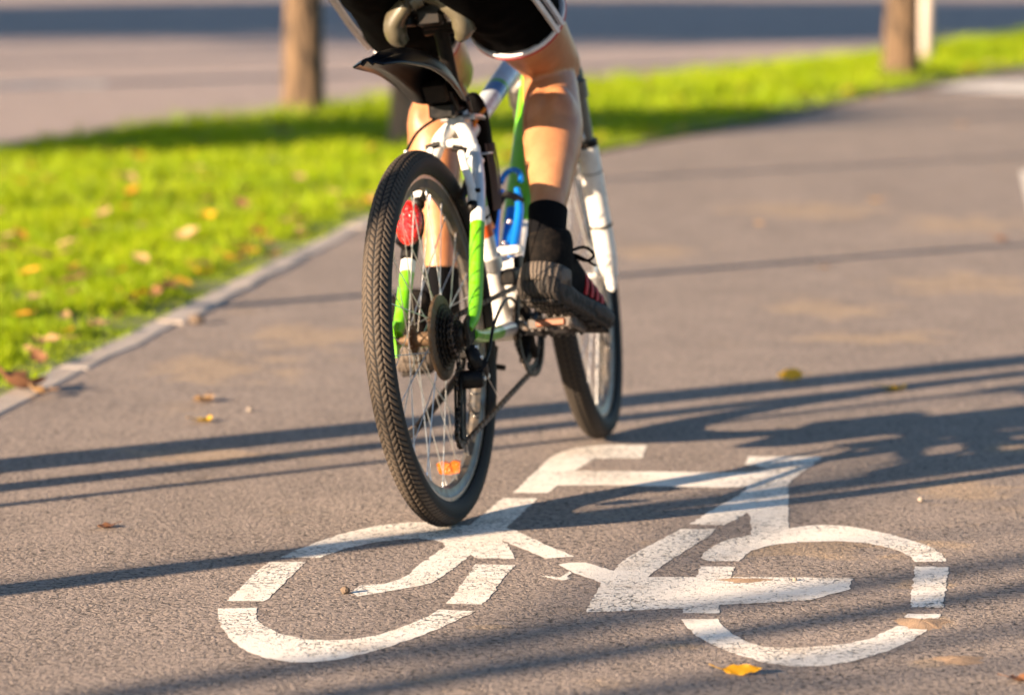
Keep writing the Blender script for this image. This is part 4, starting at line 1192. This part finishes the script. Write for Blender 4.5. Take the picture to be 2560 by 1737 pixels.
for s in (1, -1):
    S0 = Vector((s * .17, .42, 1.36)); Hd = HAND[s] + Vector((0, -.05, .03)); El = S0.lerp(Hd, .5) + Vector((s * .07, -.03, -.05))
    bd.tube([S0 + Vector((-s * .05, 0, .0)), S0, S0.lerp(El, .5), El], [.06, .056, .046, .040], k=18, smooth=4)
    bd.tube([El, El.lerp(Hd, .35), Hd], [.040, .041, .027], k=18, smooth=4)
    Hc = HAND[s]
    bd.tube([Hd, Hd.lerp(Hc, .6) + Vector((0, 0, .012)), Hc + Vector((0, .012, .022))], [.028, .036, .034], k=16, ratio=.5, up=(1, 0, 0), smooth=3)
    for q in range(4):
        x = s * (-.030 + .020 * q); L_ = (.9, 1.0, .95, .8)[q]
        c = Hc + Vector((x, 0, 0))
        bd.tube([c + Vector((0, .012, .024)), c + Vector((0, .032 * L_, .014)), c + Vector((0, .032 * L_, -.012)), c + Vector((0, .008, -.026)), c + Vector((0, -.012, -.020))], [.0092, .009, .0085, .008, .007], k=10, smooth=3)
    c = Hc + Vector((-s * .034, -.012, .010)); bd.tube([c, c + Vector((-s * .012, .010, -.012)), c + Vector((-s * .016, .030, -.026))], [.011, .010, .0085], k=10, smooth=3)
body = remesh(bd, 'person', [M_SKIN], None, .0062, 5, .5)
body.matrix_world = BM
tag(body, 'cyclist in black shorts and black shoes pedalling away, seen from behind', 'person')
# face, hair, jersey (above the picture, there for other views)
M_EYE = simple('eye_white', (.5, .48, .45), .3)
for s in (1, -1):
    fc = MB(); fc.ball((s * .030, .690, 1.615), (.012, .008, .007), k=10, n=8); fc.build('eye', M_EYE, body)
mo = MB(); mo.tube([(-.022, .694, 1.552), (0, .700, 1.550), (.022, .694, 1.552)], [.003, .005, .003], k=8, smooth=3); mo.build('mouth', simple('lips', (.35, .10, .08), .5), body)
hr = MB(); hr.ball((0, .585, 1.625), (.084, .102, .108), k=24, n=16); remesh(hr, 'hair', [M_HAIR], body, .008, 2)
js = MB()
js.tube([(0, .085, 1.055), (0, .10, 1.08), (0, .16, 1.14), (0, .26, 1.235), (0, .38, 1.35), (0, .46, 1.415), (0, .485, 1.44)], [.175, .178, .166, .165, .178, .15, .085], k=24, ratio=[.75, .75, .75, .75, .72, .72, .9], up=(1, 0, 0), smooth=4)
for s in (1, -1):
    S0 = Vector((s * .17, .42, 1.36)); Hd = HAND[s] + Vector((0, -.05, .03)); El = S0.lerp(Hd, .5) + Vector((s * .07, -.03, -.05))
    js.tube([S0 + Vector((-s * .08, 0, 0)), S0, S0.lerp(El, .45), S0.lerp(El, .62)], [.075, .070, .062, .062], k=18)
remesh(js, 'jersey', [M_JERSEY], body, .010, 3)

# ---- shorts: loose legs ending in a white and red hem
SL = {}
for s in (1, -1):
    h_, k_ = HIP[s], KNEE[s]
    ax = (k_ - h_)
    SL[s] = [(h_ + ax * t + Vector((s * ox, 0, oz)), r, q) for t, r, q, ox, oz in ((-.2, .095, 1.0, -.010 if s > 0 else -.03, .0), (.0, .103 if s > 0 else .086, 1.0, .0, .0), (.22, .100 if s > 0 else .087, 1.0, .002, .0), (.42, .095 if s > 0 else .089, 1.0, .003, .0), (.55 if s > 0 else .63, .092 if s > 0 else .084, 1.0, .003, -.002))]
sh_ = MB()
HEM = {}
for s in (1, -1):
    pts, rr, qq = spline([p for p, r, q in SL[s]], 5, [r for p, r, q in SL[s]], [q for p, r, q in SL[s]])
    HEM[s] = (pts, rr)
    sh_.tube(pts, rr, k=28, ratio=.92, up=(1, 0, 0))
sh_.ball((0, .115, 1.075), (.158, .14, .115), k=28, n=18)
sh_.tube([(0, .11, 1.04), (0, .13, 1.12)], [.155, .155], k=24, ratio=.76, up=(1, 0, 0))
shorts = remesh(sh_, 'shorts', [M_SHORTS], body, .0065, 3, .5)
for v in shorts.data.vertices:
    c = v.co; fall = 1.0
    d = -.001 + .008 * noise.noise(Vector((c.x * 9, c.y * 5 - c.z * 8, c.z * 3))) + .004 * noise.noise(c * 26)
    v.co = c + v.normal * d
def surf(s, i, th, out=0.0):
    """point on the loose short leg: i along, th around"""
    pts, rr = HEM[s]; i = max(0, min(len(pts) - 1.001, i)); k = int(i); f = i - k
    p = pts[k].lerp(pts[k + 1], f); r = rr[k] * (1 - f) + rr[k + 1] * f
    t = (pts[min(k + 1, len(pts) - 1)] - pts[max(k - 1, 0)]).normalized()
    a = Vector((1, 0, 0)); a = (a - t * a.dot(t)).normalized(); b = t.cross(a)
    return p + a * (r + out) * math.cos(th) + b * (r + out) * .92 * math.sin(th)
nlast = len(HEM[1][0]) - 1
for s in (1, -1):
    mb = MB()
    K = 48
    rs = []
    for i_, o_ in ((nlast - 1.0, .001), (nlast - 1.0, .005), (nlast - .02, .005), (nlast - .02, -.010)):
        rs.append([surf(s, i_, 2 * math.pi * j / K, o_) for j in range(K)])
    t_ = (HEM[s][0][-1] - HEM[s][0][-2]).normalized()
    rs2 = [[p for p in rs[1]], [p + t_ * .0 for p in rs[2]]]
    mb.rings(rs, 0, cap=False)
    r3 = [[surf(s, nlast - .02, 2 * math.pi * j / K, o_) + t_ * q for j in range(K)] for o_, q in ((-.006, .0005), (.0055, .0005), (.0055, .0060), (-.006, .0060))]
    mb.rings(r3, 1, cap=False)
    mb.build('hem', [M_WTRIM, M_RTRIM], shorts)
    # side stripes
    for q in range(2):
        st_ = MB(); th0 = (R_(22) if s > 0 else R_(170)); w_ = R_(2.0) if s > 0 else R_(1.5)
        c = th0 + s * -R_(10) * (q - 1)
        rows = []
        for i in range(17):
            i_ = nlast * .06 + (nlast * .88) * i / 16
            rows.append([surf(s, i_, c - w_, .004), surf(s, i_, c - w_, .0145), surf(s, i_, c + w_, .0145), surf(s, i_, c + w_, .004)])
        st_.rings(rows, 0); st_.build('stripe', M_WTRIM, shorts)

# ---- socks and shoes
def sock(s, i0):
    mb = MB(); P = SH[s][i0:]
    pts = [Vector(p) for p, r, q in P]
    mb.tube(pts, [r + .0032 for p, r, q in P], k=28, ratio=[q for p, r, q in P], up=(1, 0, 0), smooth=5)
    o = mb.build('sock', M_SOCK, body)
sock(1, 6); sock(-1, 7)
def shoe(s, heel, toe, roll=0.0):
    """heel and toe: points on the underside of the sole"""
    heel, toe = Vector(heel), Vector(toe)
    y = (toe - heel); L_ = y.length; y.normalize()
    x = y.cross(Vector((0, 0, 1))).normalized(); z = x.cross(y)
    M = Matrix(((x.x, y.x, z.x, heel.x), (x.y, y.y, z.y, heel.y), (x.z, y.z, z.z, heel.z), (0, 0, 0, 1))) @ Matrix.Rotation(roll, 4, 'Y')
    root = empty('shoe', parent=body, mat=M)
    o = s  # outer side
    def half(t):   # (inner, outer) half widths of the sole along the foot
        w = np.interp(t, [0, .04, .12, .3, .5, .68, .82, .93, 1.0], [.020, .036, .044, .040, .041, .048, .046, .032, .012])
        return w
    n = 30; out = []
    ts = [0.5 - .5 * math.cos(math.pi * i / n) for i in range(n + 1)]
    R1 = [(half(t) * 1.0 + .004 * o * math.sin(t * 3), t * L_) for t in ts]; L1 = [(-half(t) + .004 * o * math.sin(t * 3), t * L_) for t in ts]
    so = MB(); K = R1 + L1[::-1]
    rings = []
    for zz, g in ((-.002, -.006), (.002, .0), (.012, .0045), (.024, .0045), (.032, .001), (.036, -.006)):
        ring = []
        for (a, b), sd in [(p, 1) for p in R1] + [(p, -1) for p in L1[::-1]]:
            t = b / L_
            lift = .016 * max(0, (t - .78) / .22) ** 2 + .006 * max(0, (.1 - t) / .1) ** 2
            thick = 1.0 + .35 * max(0, (.35 - t) / .35)
            ring.append(Vector((a + sd * g, b + (-g if t < .05 else (g if t > .95 else 0)), zz * thick + lift)))
        rings.append(ring)
    so.rings(rings, 0); so.build('sole', M_SOLE if s > 0 else M_SOLE_LIT, root)  # left sole painted in the sunlit tone, right one kept dark
    # sole lugs
    lg = MB()
    for i in range(13):
        t = .06 + i * .068; w = half(t) * .86
        lg.box((.003 * o, t * L_, -.004 + .016 * max(0, (t - .78) / .22) ** 2), (w * 1.9, .010, .007), 0, Matrix.Rotation(.12 * (-1) ** i, 4, 'Z'), bev=.002)
    lg.build('tread', M_SOLE, root)
    up_ = MB()
    secs = [(.01, .028, .070, .036), (.06, .037, .104, .040), (.16, .040, .118, .046), (.27, .040, .116, .046), (.38, .041, .100, .044), (.52, .044, .080, .040), (.68, .046, .060, .036), (.82, .041, .044, .032), (.93, .028, .036, .027), (.985, .010, .026, .018)]
    pts = [Vector((0, t * L_, .022)) for t, w, hh, e in secs]
    rings = []
    P, W_, H_ = spline(pts, 4, [q[1] for q in secs], [q[2] for q in secs])
    for p, w, hh in zip(P, W_, H_):
        rings.append([Vector((w * math.copysign(abs(math.cos(a)) ** .8, math.cos(a)), p.y, .018 + (hh if math.sin(a) > 0 else .012) * math.copysign(abs(math.sin(a)) ** .85, math.sin(a)))) for a in [2 * math.pi * j / 28 for j in range(28)]])
    up_.rings(rings, 0)
    ank = M.inverted() @ Vector(SH[s][-2][0])
    up_.tube([(0, .17 * L_, .06), (0, .16 * L_, .12), (0, .15 * L_, .140)], [.046, .042, .036], k=20, ratio=1.2, up=(1, 0, 0))
    remesh(up_, 'upper', [M_SHOE], root, .0045, 4, .5)
    # heel counter overlay with dusty ribs, in the sunlit sole tone
    hc = MB(); rings = []
    for zz, g in ((.030, .006), (.044, .0055), (.060, .003), (.070, -.002)):
        rings.append([Vector(((half(.12) + g) * math.sin(a), .045 - (.050 + g) * math.cos(a), zz)) for a in np.linspace(-1.75, 1.75, 20)])
    k = 20; vs = [p for r in rings for p in r]
    hc.add(vs, [(i * k + j, i * k + j + 1, i * k + k + j + 1, i * k + k + j) for i in range(3) for j in range(k - 1)])
    ho = hc.build('heel_counter', M_SOLE_LIT, root); md = ho.modifiers.new('t', 'SOLIDIFY'); md.thickness = .004
    # three red stripes on the outer side (a fourth short one at the laces)
    sp_ = MB()
    for i in range(4):
        t0 = .47 + i * .075; rows = []
        for q in range(7):
            f = q / 6; yy = (t0 + .055 * f - .03) * L_; zz = .036 + (.044 - .006 * i) * f
            w = np.interp(yy / L_, [q2[0] for q2 in secs], [q2[1] for q2 in secs]); hh = np.interp(yy / L_, [q2[0] for q2 in secs], [q2[2] for q2 in secs])
            sn = min(.96, max(.05, (zz - .018) / hh)) ; xx = w * (1 - sn ** 2.2) ** .5 + .0016
            rows.append([Vector((o * (xx - .002), yy - .0055, zz)), Vector((o * (xx + .0018), yy - .0055, zz)), Vector((o * (xx + .0018), yy + .0055, zz)), Vector((o * (xx - .002), yy + .0055, zz))])
        sp_.rings(rows, 0)
    sp_.build('stripes', M_REDS, root)
    la = MB()
    for i in range(5):
        t = .34 + i * .055; zz = .018 + np.interp(t, [q2[0] for q2 in secs], [q2[2] for q2 in secs]) + .001
        la.tube([(-.020, t * L_, zz - .008), (0, t * L_ + .004, zz + .001), (.020, t * L_, zz - .008)], .0026, k=6, smooth=3)
    for sd in (1, -1):
        c = Vector((sd * .012, .35 * L_, .112))
        la.tube([c, c + Vector((sd * .026, .012, .012)), c + Vector((sd * .048, .012, -.004)), c + Vector((sd * .034, .008, -.016)), c + Vector((sd * .004, 0, -.004))], .0030, k=6, smooth=5)
        la.tube([c, c + Vector((sd * .03, .0, -.012)), c + Vector((sd * .055, .01, -.026))], .0028, k=6, smooth=3)
    la.build('laces', M_SOCK, root)
    return root
shoe(1, (.148, .172, .386), (.198, .438, .280), R_(2))
shoe(-1, (-.162, .400, .236), (-.186, .676, .318))

# ------------------------------------------------------------------ fallen leaves, pebbles
def leaf(name, loc, size, mat, seed, label, group=None, tilt=.2, curl=.3, wide=.62, stem=True, rot=None, lift=0.0, rx=None):
    rnd = random.Random(seed)
    n = 10; mb = MB(); rows = []
    for i in range(n + 1):
        t = i / n
        w = wide * .5 * math.sin(math.pi * min(1, t ** .8)) ** .75 * (1 + .08 * math.sin(i * 2.1 + seed)) + .002
        zc = curl * (t - .5) ** 2 * 1.2 + .03 * math.sin(t * 6 + seed)
        row = [((t - .5), w * q, zc + curl * .8 * q * q * w + .04 * abs(q) * math.sin(i * 1.7 + q * 3)) for q in (-1, -.5, 0, .5, 1)]
        rows.append([Vector(p) * size for p in row])
    vs = [p for r in rows for p in r]
    mb.add(vs, [(i * 5 + j, i * 5 + j + 1, i * 5 + 6 + j, i * 5 + 5 + j) for i in range(n) for j in range(4)])
    if stem: mb.tube([rows[0][2], rows[0][2] + Vector((-.16, .03, .06)) * size, rows[0][2] + Vector((-.34, .10, .10)) * size], [.014 * size, .012 * size, .018 * size], k=5)
    o = mb.build(name, mat)
    o.rotation_euler = (rnd.uniform(-tilt, tilt), rnd.uniform(-tilt, tilt), rnd.uniform(0, 6.28) if rot is None else rot)
    if rx is not None: o.rotation_euler.x = rx
    zmin = min((o.rotation_euler.to_matrix() @ v.co).z for v in o.data.vertices)
    o.location = (loc[0], loc[1], lift - zmin + .001)
    tag(o, label, 'leaf', group)
    return o
LV = [
 (-1.438, 13.456, .085, L_ORANGE, 'large bright orange leaf standing up in the middle of the grass', .03),
 (-1.069, 12.421, .075, L_YELLOW, 'bright yellow leaf lying on the grass, above the long tan one', .03),
 (-1.066, 11.654, .085, L_TAN, 'long tan leaf lying on the grass below the yellow one', .03),
 (-.974, 12.834, .080, L_BROWN, 'dark brown curled leaf on the grass to the right of the yellow one', .03),
 (-1.446, 10.962, .095, L_TAN, 'big pale tan leaf on the grass near the left edge, lower one', .03),
 (-1.61, 11.609, .075, L_ORANGE, 'orange leaf in the grass close to the left picture edge', .03),
 (-1.636, 11.33, .070, L_BROWN, 'brown leaf touching the orange one at the left picture edge', .02),
 (-1.624, 15.493, .075, L_ORANGE, 'orange leaf in the shaded upper band of grass', .03),
 (-1.466, 18.475, .10, L_TAN, 'peach coloured leaf where the grass meets the road left of the trunk', .02),
 (-2.002, 14.873, .07, L_ORANGE, 'reddish leaf high up on the grass near the left edge', .03),
 (-1.28, 10.383, .095, L_BROWN, 'large brown leaf half sunk in the grass near the kerb', .02),
 (-1.133, 10.828, .065, L_TAN, 'small tan curled leaf between the large brown leaf and the kerb', .03),
 (-1.007, 10.03, .065, L_BROWN, 'reddish brown leaf at the grass edge right above the kerb', .02),
 (-.848, 14.208, .085, L_TAN, 'pale tan leaf in the grass beside the rear tyre top', .03),
 (-.67, 13.456, .085, L_TAN, 'round pale leaf in the grass just left of the rear tyre', .03),
 (-.793, 12.872, .065, L_BROWN, 'small orange brown leaf in the grass left of the rear tyre', .02),
 (-1.583, 14.323, .06, L_BROWN, 'small brown leaf above the large bright orange leaf', .03),
 (-1.227, 14.208, .06, L_YELLOW, 'small yellow leaf in the middle distance of the grass', .03),
 (-.718, 12.001, .065, L_BROWN, 'orange brown leaf touching the kerb left of the rear wheel', .01),
 (-.759, 11.283, .07, L_BROWN, 'brown leaf at the kerb where the path shadow starts', .01),
 (-.934, 10.633, .06, L_ORANGE, 'small orange leaf on the grass edge above the kerb', .02),
 (-1.438, 12.509, .085, L_TAN, 'faded tan leaf lying between the two orange leaves', .03),
 (.872, 12.598, .055, L_TAN, 'small tan leaf on the empty path right of the front fork', 0),
 (.972, 11.058, .050, L_TAN, 'small pale leaf on the path just above the long thin shadow', 0),
 (1.65, 12.001, .07, L_BROWN, 'orange brown leaf on the path at the right edge', 0),
 (.888, 8.199, .07, L_YELLOW, 'dull yellow leaf lying in the shadow band at the right', 0),
 (2.315, 18.399, .07, L_TAN, 'tan leaf on the far right part of the path', 0),
 (1.389, 13.621, .06, L_TAN, 'pale leaf on the path in the upper right', 0),
 (2.172, 21.237, .085, L_TAN, 'tan leaf on the path edge in front of the right hand tree', 0),
 (2.483, 21.44, .08, L_BROWN, 'brownish leaf on the path edge right of the right hand tree', 0),
 (-.733, 6.347, .042, L_BROWN, 'small rusty brown leaf scrap on the path at the lower left', 0),
 (-.673, 7.682, .06, L_YELLOW, 'flat yellowish leaf on the path in front of the kerb', 0),
 (-.70, 8.0, .075, L_TAN, 'thin flat tan leaf on the asphalt at the left', 0),
]
for i, (x, y, s_, m_, lb, lf) in enumerate(LV): leaf('fallen_leaf', (x, y), s_, m_, 20 + i, lb, lift=lf * 1.3, tilt=.45 if lf else .12, curl=.4)
leaf('fallen_leaf', (.335, 5.095), .058, leafmat('amber_leaf', (.78, .36, .008), (.72, .46, .02)), 3, 'orange yellow folded leaf on the asphalt below the painted symbol', tilt=.04, curl=.06, wide=.30, rot=R_(3), rx=.85)
leaf('fallen_leaf', (.660, 8.387), .062, L_YELLOW, 5, 'yellow leaf with an upright stalk on the path in front of the long shadow', tilt=.08, curl=.2, wide=.5, rot=R_(176), rx=-.9)
leaf('fallen_leaf', (.738, 5.055), .045, L_BROWN, 9, 'brown leaf tip at the lower right corner of the picture', tilt=.1, curl=.5, wide=.6, rot=R_(20))
leaf('fallen_leaf', (-1.135, 8.15), .13, L_BROWN, 14, 'big crumpled brown leaf on the kerb at the left edge', tilt=.25, curl=.7, wide=.8, rot=R_(-25), lift=.01)
leaf('fallen_leaf', (-1.085, 8.08), .07, L_TAN, 15, 'tan curled leaf tip lying against the crumpled brown leaf on the kerb', tilt=.2, curl=.7, wide=.7, rot=R_(150), lift=.008)
rl_ = random.Random(91)
KINDS = [(L_ORANGE, 'small orange fallen leaf scattered over the grass verge', 'small orange leaves scattered over the grass'), (L_TAN, 'small tan fallen leaf scattered over the grass verge', 'small tan leaves scattered over the grass'), (L_BROWN, 'small brown fallen leaf scattered over the grass verge', 'small brown leaves scattered over the grass')]
protos = []
for i, (m_, lb, gp_) in enumerate(KINDS): protos.append(None)
for i in range(170):
    y = rl_.uniform(8.6, 17) if i < 135 else rl_.uniform(17, 27)
    xr = interp_poly(PATH_L, y) - .12; xl = max(interp_poly(ROAD_E, y) + .1, -.1437 * y - .1)
    if i % 2 == 0: x = xr - abs(rl_.gauss(-.01, .09))
    else: x = rl_.uniform(xl, xr)
    k = i % 3; m_, lb, gp_ = KINDS[k]; s_ = rl_.uniform(.045, .075)
    if protos[k] is None:
        protos[k] = leaf('fallen_leaf', (x, y), .05, m_, 200 + k, lb, gp_, lift=.02, tilt=.3, curl=.4)
    else:
        o = protos[k].copy(); scene.collection.objects.link(o); o.location = (x, y, rl_.uniform(.022, .042)); o.rotation_euler = (rl_.uniform(-.4, .4), rl_.uniform(-.4, .4), rl_.uniform(0, 6.28)); sc_ = s_ / .05; o.scale = (sc_, sc_, sc_)

def pebble(name, loc, r, mat, seed, label, cat='pebble', flat=.85):
    mb = MB(); mb.ball((0, 0, 0), (1, .9, flat), k=16, n=12)
    mb.v = [tuple(Vector(v) * (r * (1 + .22 * noise.noise(Vector(v) * 2.2 + Vector((seed, 0, 0))) + .08 * noise.noise(Vector(v) * 7)))) for v in mb.v]
    o = mb.build(name, mat); o.location = (loc[0], loc[1], r * flat * .93)
    tag(o, label, cat); return o
M_STONE = simple('brown_stone', (.12, .085, .06), .9, dirt=.6, dirtcol=(.09, .065, .045), dscale=120, bmp=.9, bscale=260)
M_STONE2 = simple('pale_stone', (.24, .20, .165), .85, bmp=.5)
pebble('pebble', (-.272, 5.72), .0078, M_STONE, 1, 'small round brown pebble at the tip of the painted chain stay')
pebble('pebble', (-.583, 7.847), .0065, M_STONE2, 4, 'pale pebble on the path left of the rear wheel')
pebble('pebble', (-.851, 9.542), .022, M_STONE, 7, 'dark stone on the path beside the kerb', flat=.6)
pebble('pebble', (.47, 5.83), .004, M_STONE2, 9, 'tiny pale pebble right of the painted pedal shape')
pebble('pebble', (.77, 6.63), .006, M_STONE2, 12, 'pale pebble beside the long shadow at the right')
# low mound of sand lying on the right end of the painted wheel
def mound(loc, rx, ry, hh, label, seed):
    K = 26; mb = MB(); rs = []
    for i in range(9):
        t = i / 8
        rs.append([(rx * (1 - t) * math.cos(2 * math.pi * j / K) * (1 + .75 * noise.noise(Vector((math.cos(2 * math.pi * j / K) * 2.2, math.sin(2 * math.pi * j / K) * 1.5, seed)))), ry * (1 - t) * math.sin(2 * math.pi * j / K) * (1 + .75 * noise.noise(Vector((math.cos(2 * math.pi * j / K) * 2.2, math.sin(2 * math.pi * j / K) * 1.5, seed + 5)))), hh * (math.sin(t * math.pi / 2)) ** 1.3 - .001 + .0012 * noise.noise(Vector((t * 9, j * .9, seed)))) for j in range(K)])
    mb.rings(rs); o = mb.build('sand_pile', M_SAND); o.location = (*loc, 0.001); tag(o, label, 'sand')
M_SAND = simple('brown_sand', (.30, .20, .125), .95, dirt=.5, dirtcol=(.17, .11, .07), dscale=80, bmp=1.0, bscale=500)
mound((.640, 5.475), .040, .050, .0055, 'small mound of brown sand lying over the right painted wheel', 2)
mound((.385, 5.835), .048, .030, .003, 'thin streak of brown dirt on the painted pedal shape', 6)
mound((.665, 5.205), .040, .035, .004, 'small patch of brown sand near the lower right corner', 9)

# ------------------------------------------------------------------ trees left of the picture whose long shadows cross the path
def back(pt, d): return (pt[0] - math.cos(SUN_AZ) * d, pt[1] - math.sin(SUN_AZ) * d, 0)
NB = []
NB.append(tree('verge_tree', back((-1.03, 7.10), 2.1), 4.6, .098, M_BARK2, 2.5, .7, 21, nleaf=150, nb=12, label='young tree just beyond the left picture edge casting the broad path shadow', flare=1.1))
NB.append(tree('verge_tree', back((-.836, 9.97), 2.0), 4.6, .045, M_BARK2, 2.6, .6, 22, nleaf=120, nb=12, label='young tree beyond the left edge casting the thin far shadow', flare=1.1))
NB.append(tree('verge_tree', back((-.836, 5.727), 2.6), 4.6, .055, M_BARK2, 2.6, .6, 23, nleaf=120, nb=12, label='young tree beyond the left edge casting the lowest shadow', flare=1.1))
NB.append(tree('unseen_roadside_tree', back((-2.1, 16.7), 13.8), 4.3, .07, M_BARK, 3.3, .85, 24, nleaf=8000, leaf=.08, label='unseen tree added beyond the left edge to shade the upper band of grass', flare=1.1))  # leafy crown added out of view to throw shade on the grass
NB.append(tree('unseen_roadside_tree', (-8.8, -1.3, 0), 7.5, .06, M_BARK, 2.4, 2.2, 25, nleaf=120, label='tall thinly leaved tree behind the camera on the left'))
NB.append(tree('verge_tree', back((-.978, 6.725), 2.6), 4.2, .052, M_BARK2, 1.7, .7, 26, nleaf=60, nb=10, lean=(-.25, .35), label='thin leaning young tree beyond the left edge casting the second shadow line', flare=1.1))
NB.append(tree('verge_tree', back((-.99, 6.52), 2.9), 4.0, .022, M_BARK2, 1.4, .6, 27, nleaf=40, nb=8, lean=(-.15, .25), label='very thin sapling beyond the left edge casting a faint shadow line', flare=1.1))
for k_i, (pt_, dd_, rr_) in enumerate((((.60, 5.80), 15.0, .085), ((.25, 5.02), 13.0, .05), ((-.25, 6.22), 17.0, .045), ((2.4, 20.0), 15.0, .09), ((1.95, 15.9), 17.0, .08))):
    NB.append(tree('unseen_roadside_tree', back(pt_, dd_), 6.4, rr_, M_BARK, 4.9, .7, 40 + k_i, nleaf=60, nb=8, label=('stout roadside tree far behind the camera on the left', 'slim roadside tree far behind the camera on the left', 'very slim roadside tree far behind the camera on the left', 'roadside tree across the road shading the far right of the path', 'roadside tree across the road shading the middle of the path')[k_i], flare=1.1))
# dense row added out of view to cast the shade band on the far road
first = None
for i in range(7):
    x = -34 + i * 4.3
    if first is None:
        first = tree('unseen_roadside_tree', (x, 19.5, 0), 9.6, .2, M_BARK, 4.4, 3.0, 31, nleaf=9000, leaf=.2, label='unseen broad leafy tree added in a row to shade the far road', group='unseen leafy trees added in a row to shade the far road')
    else:
        r_ = first.copy(); scene.collection.objects.link(r_); r_.location = (x, 19.5 + .5 * math.sin(i * 3), 0); r_.rotation_euler = (0, 0, i * 1.3)
        for c in first.children:
            d = c.copy(); scene.collection.objects.link(d); d.parent = r_
bpy.context.view_layer.update()
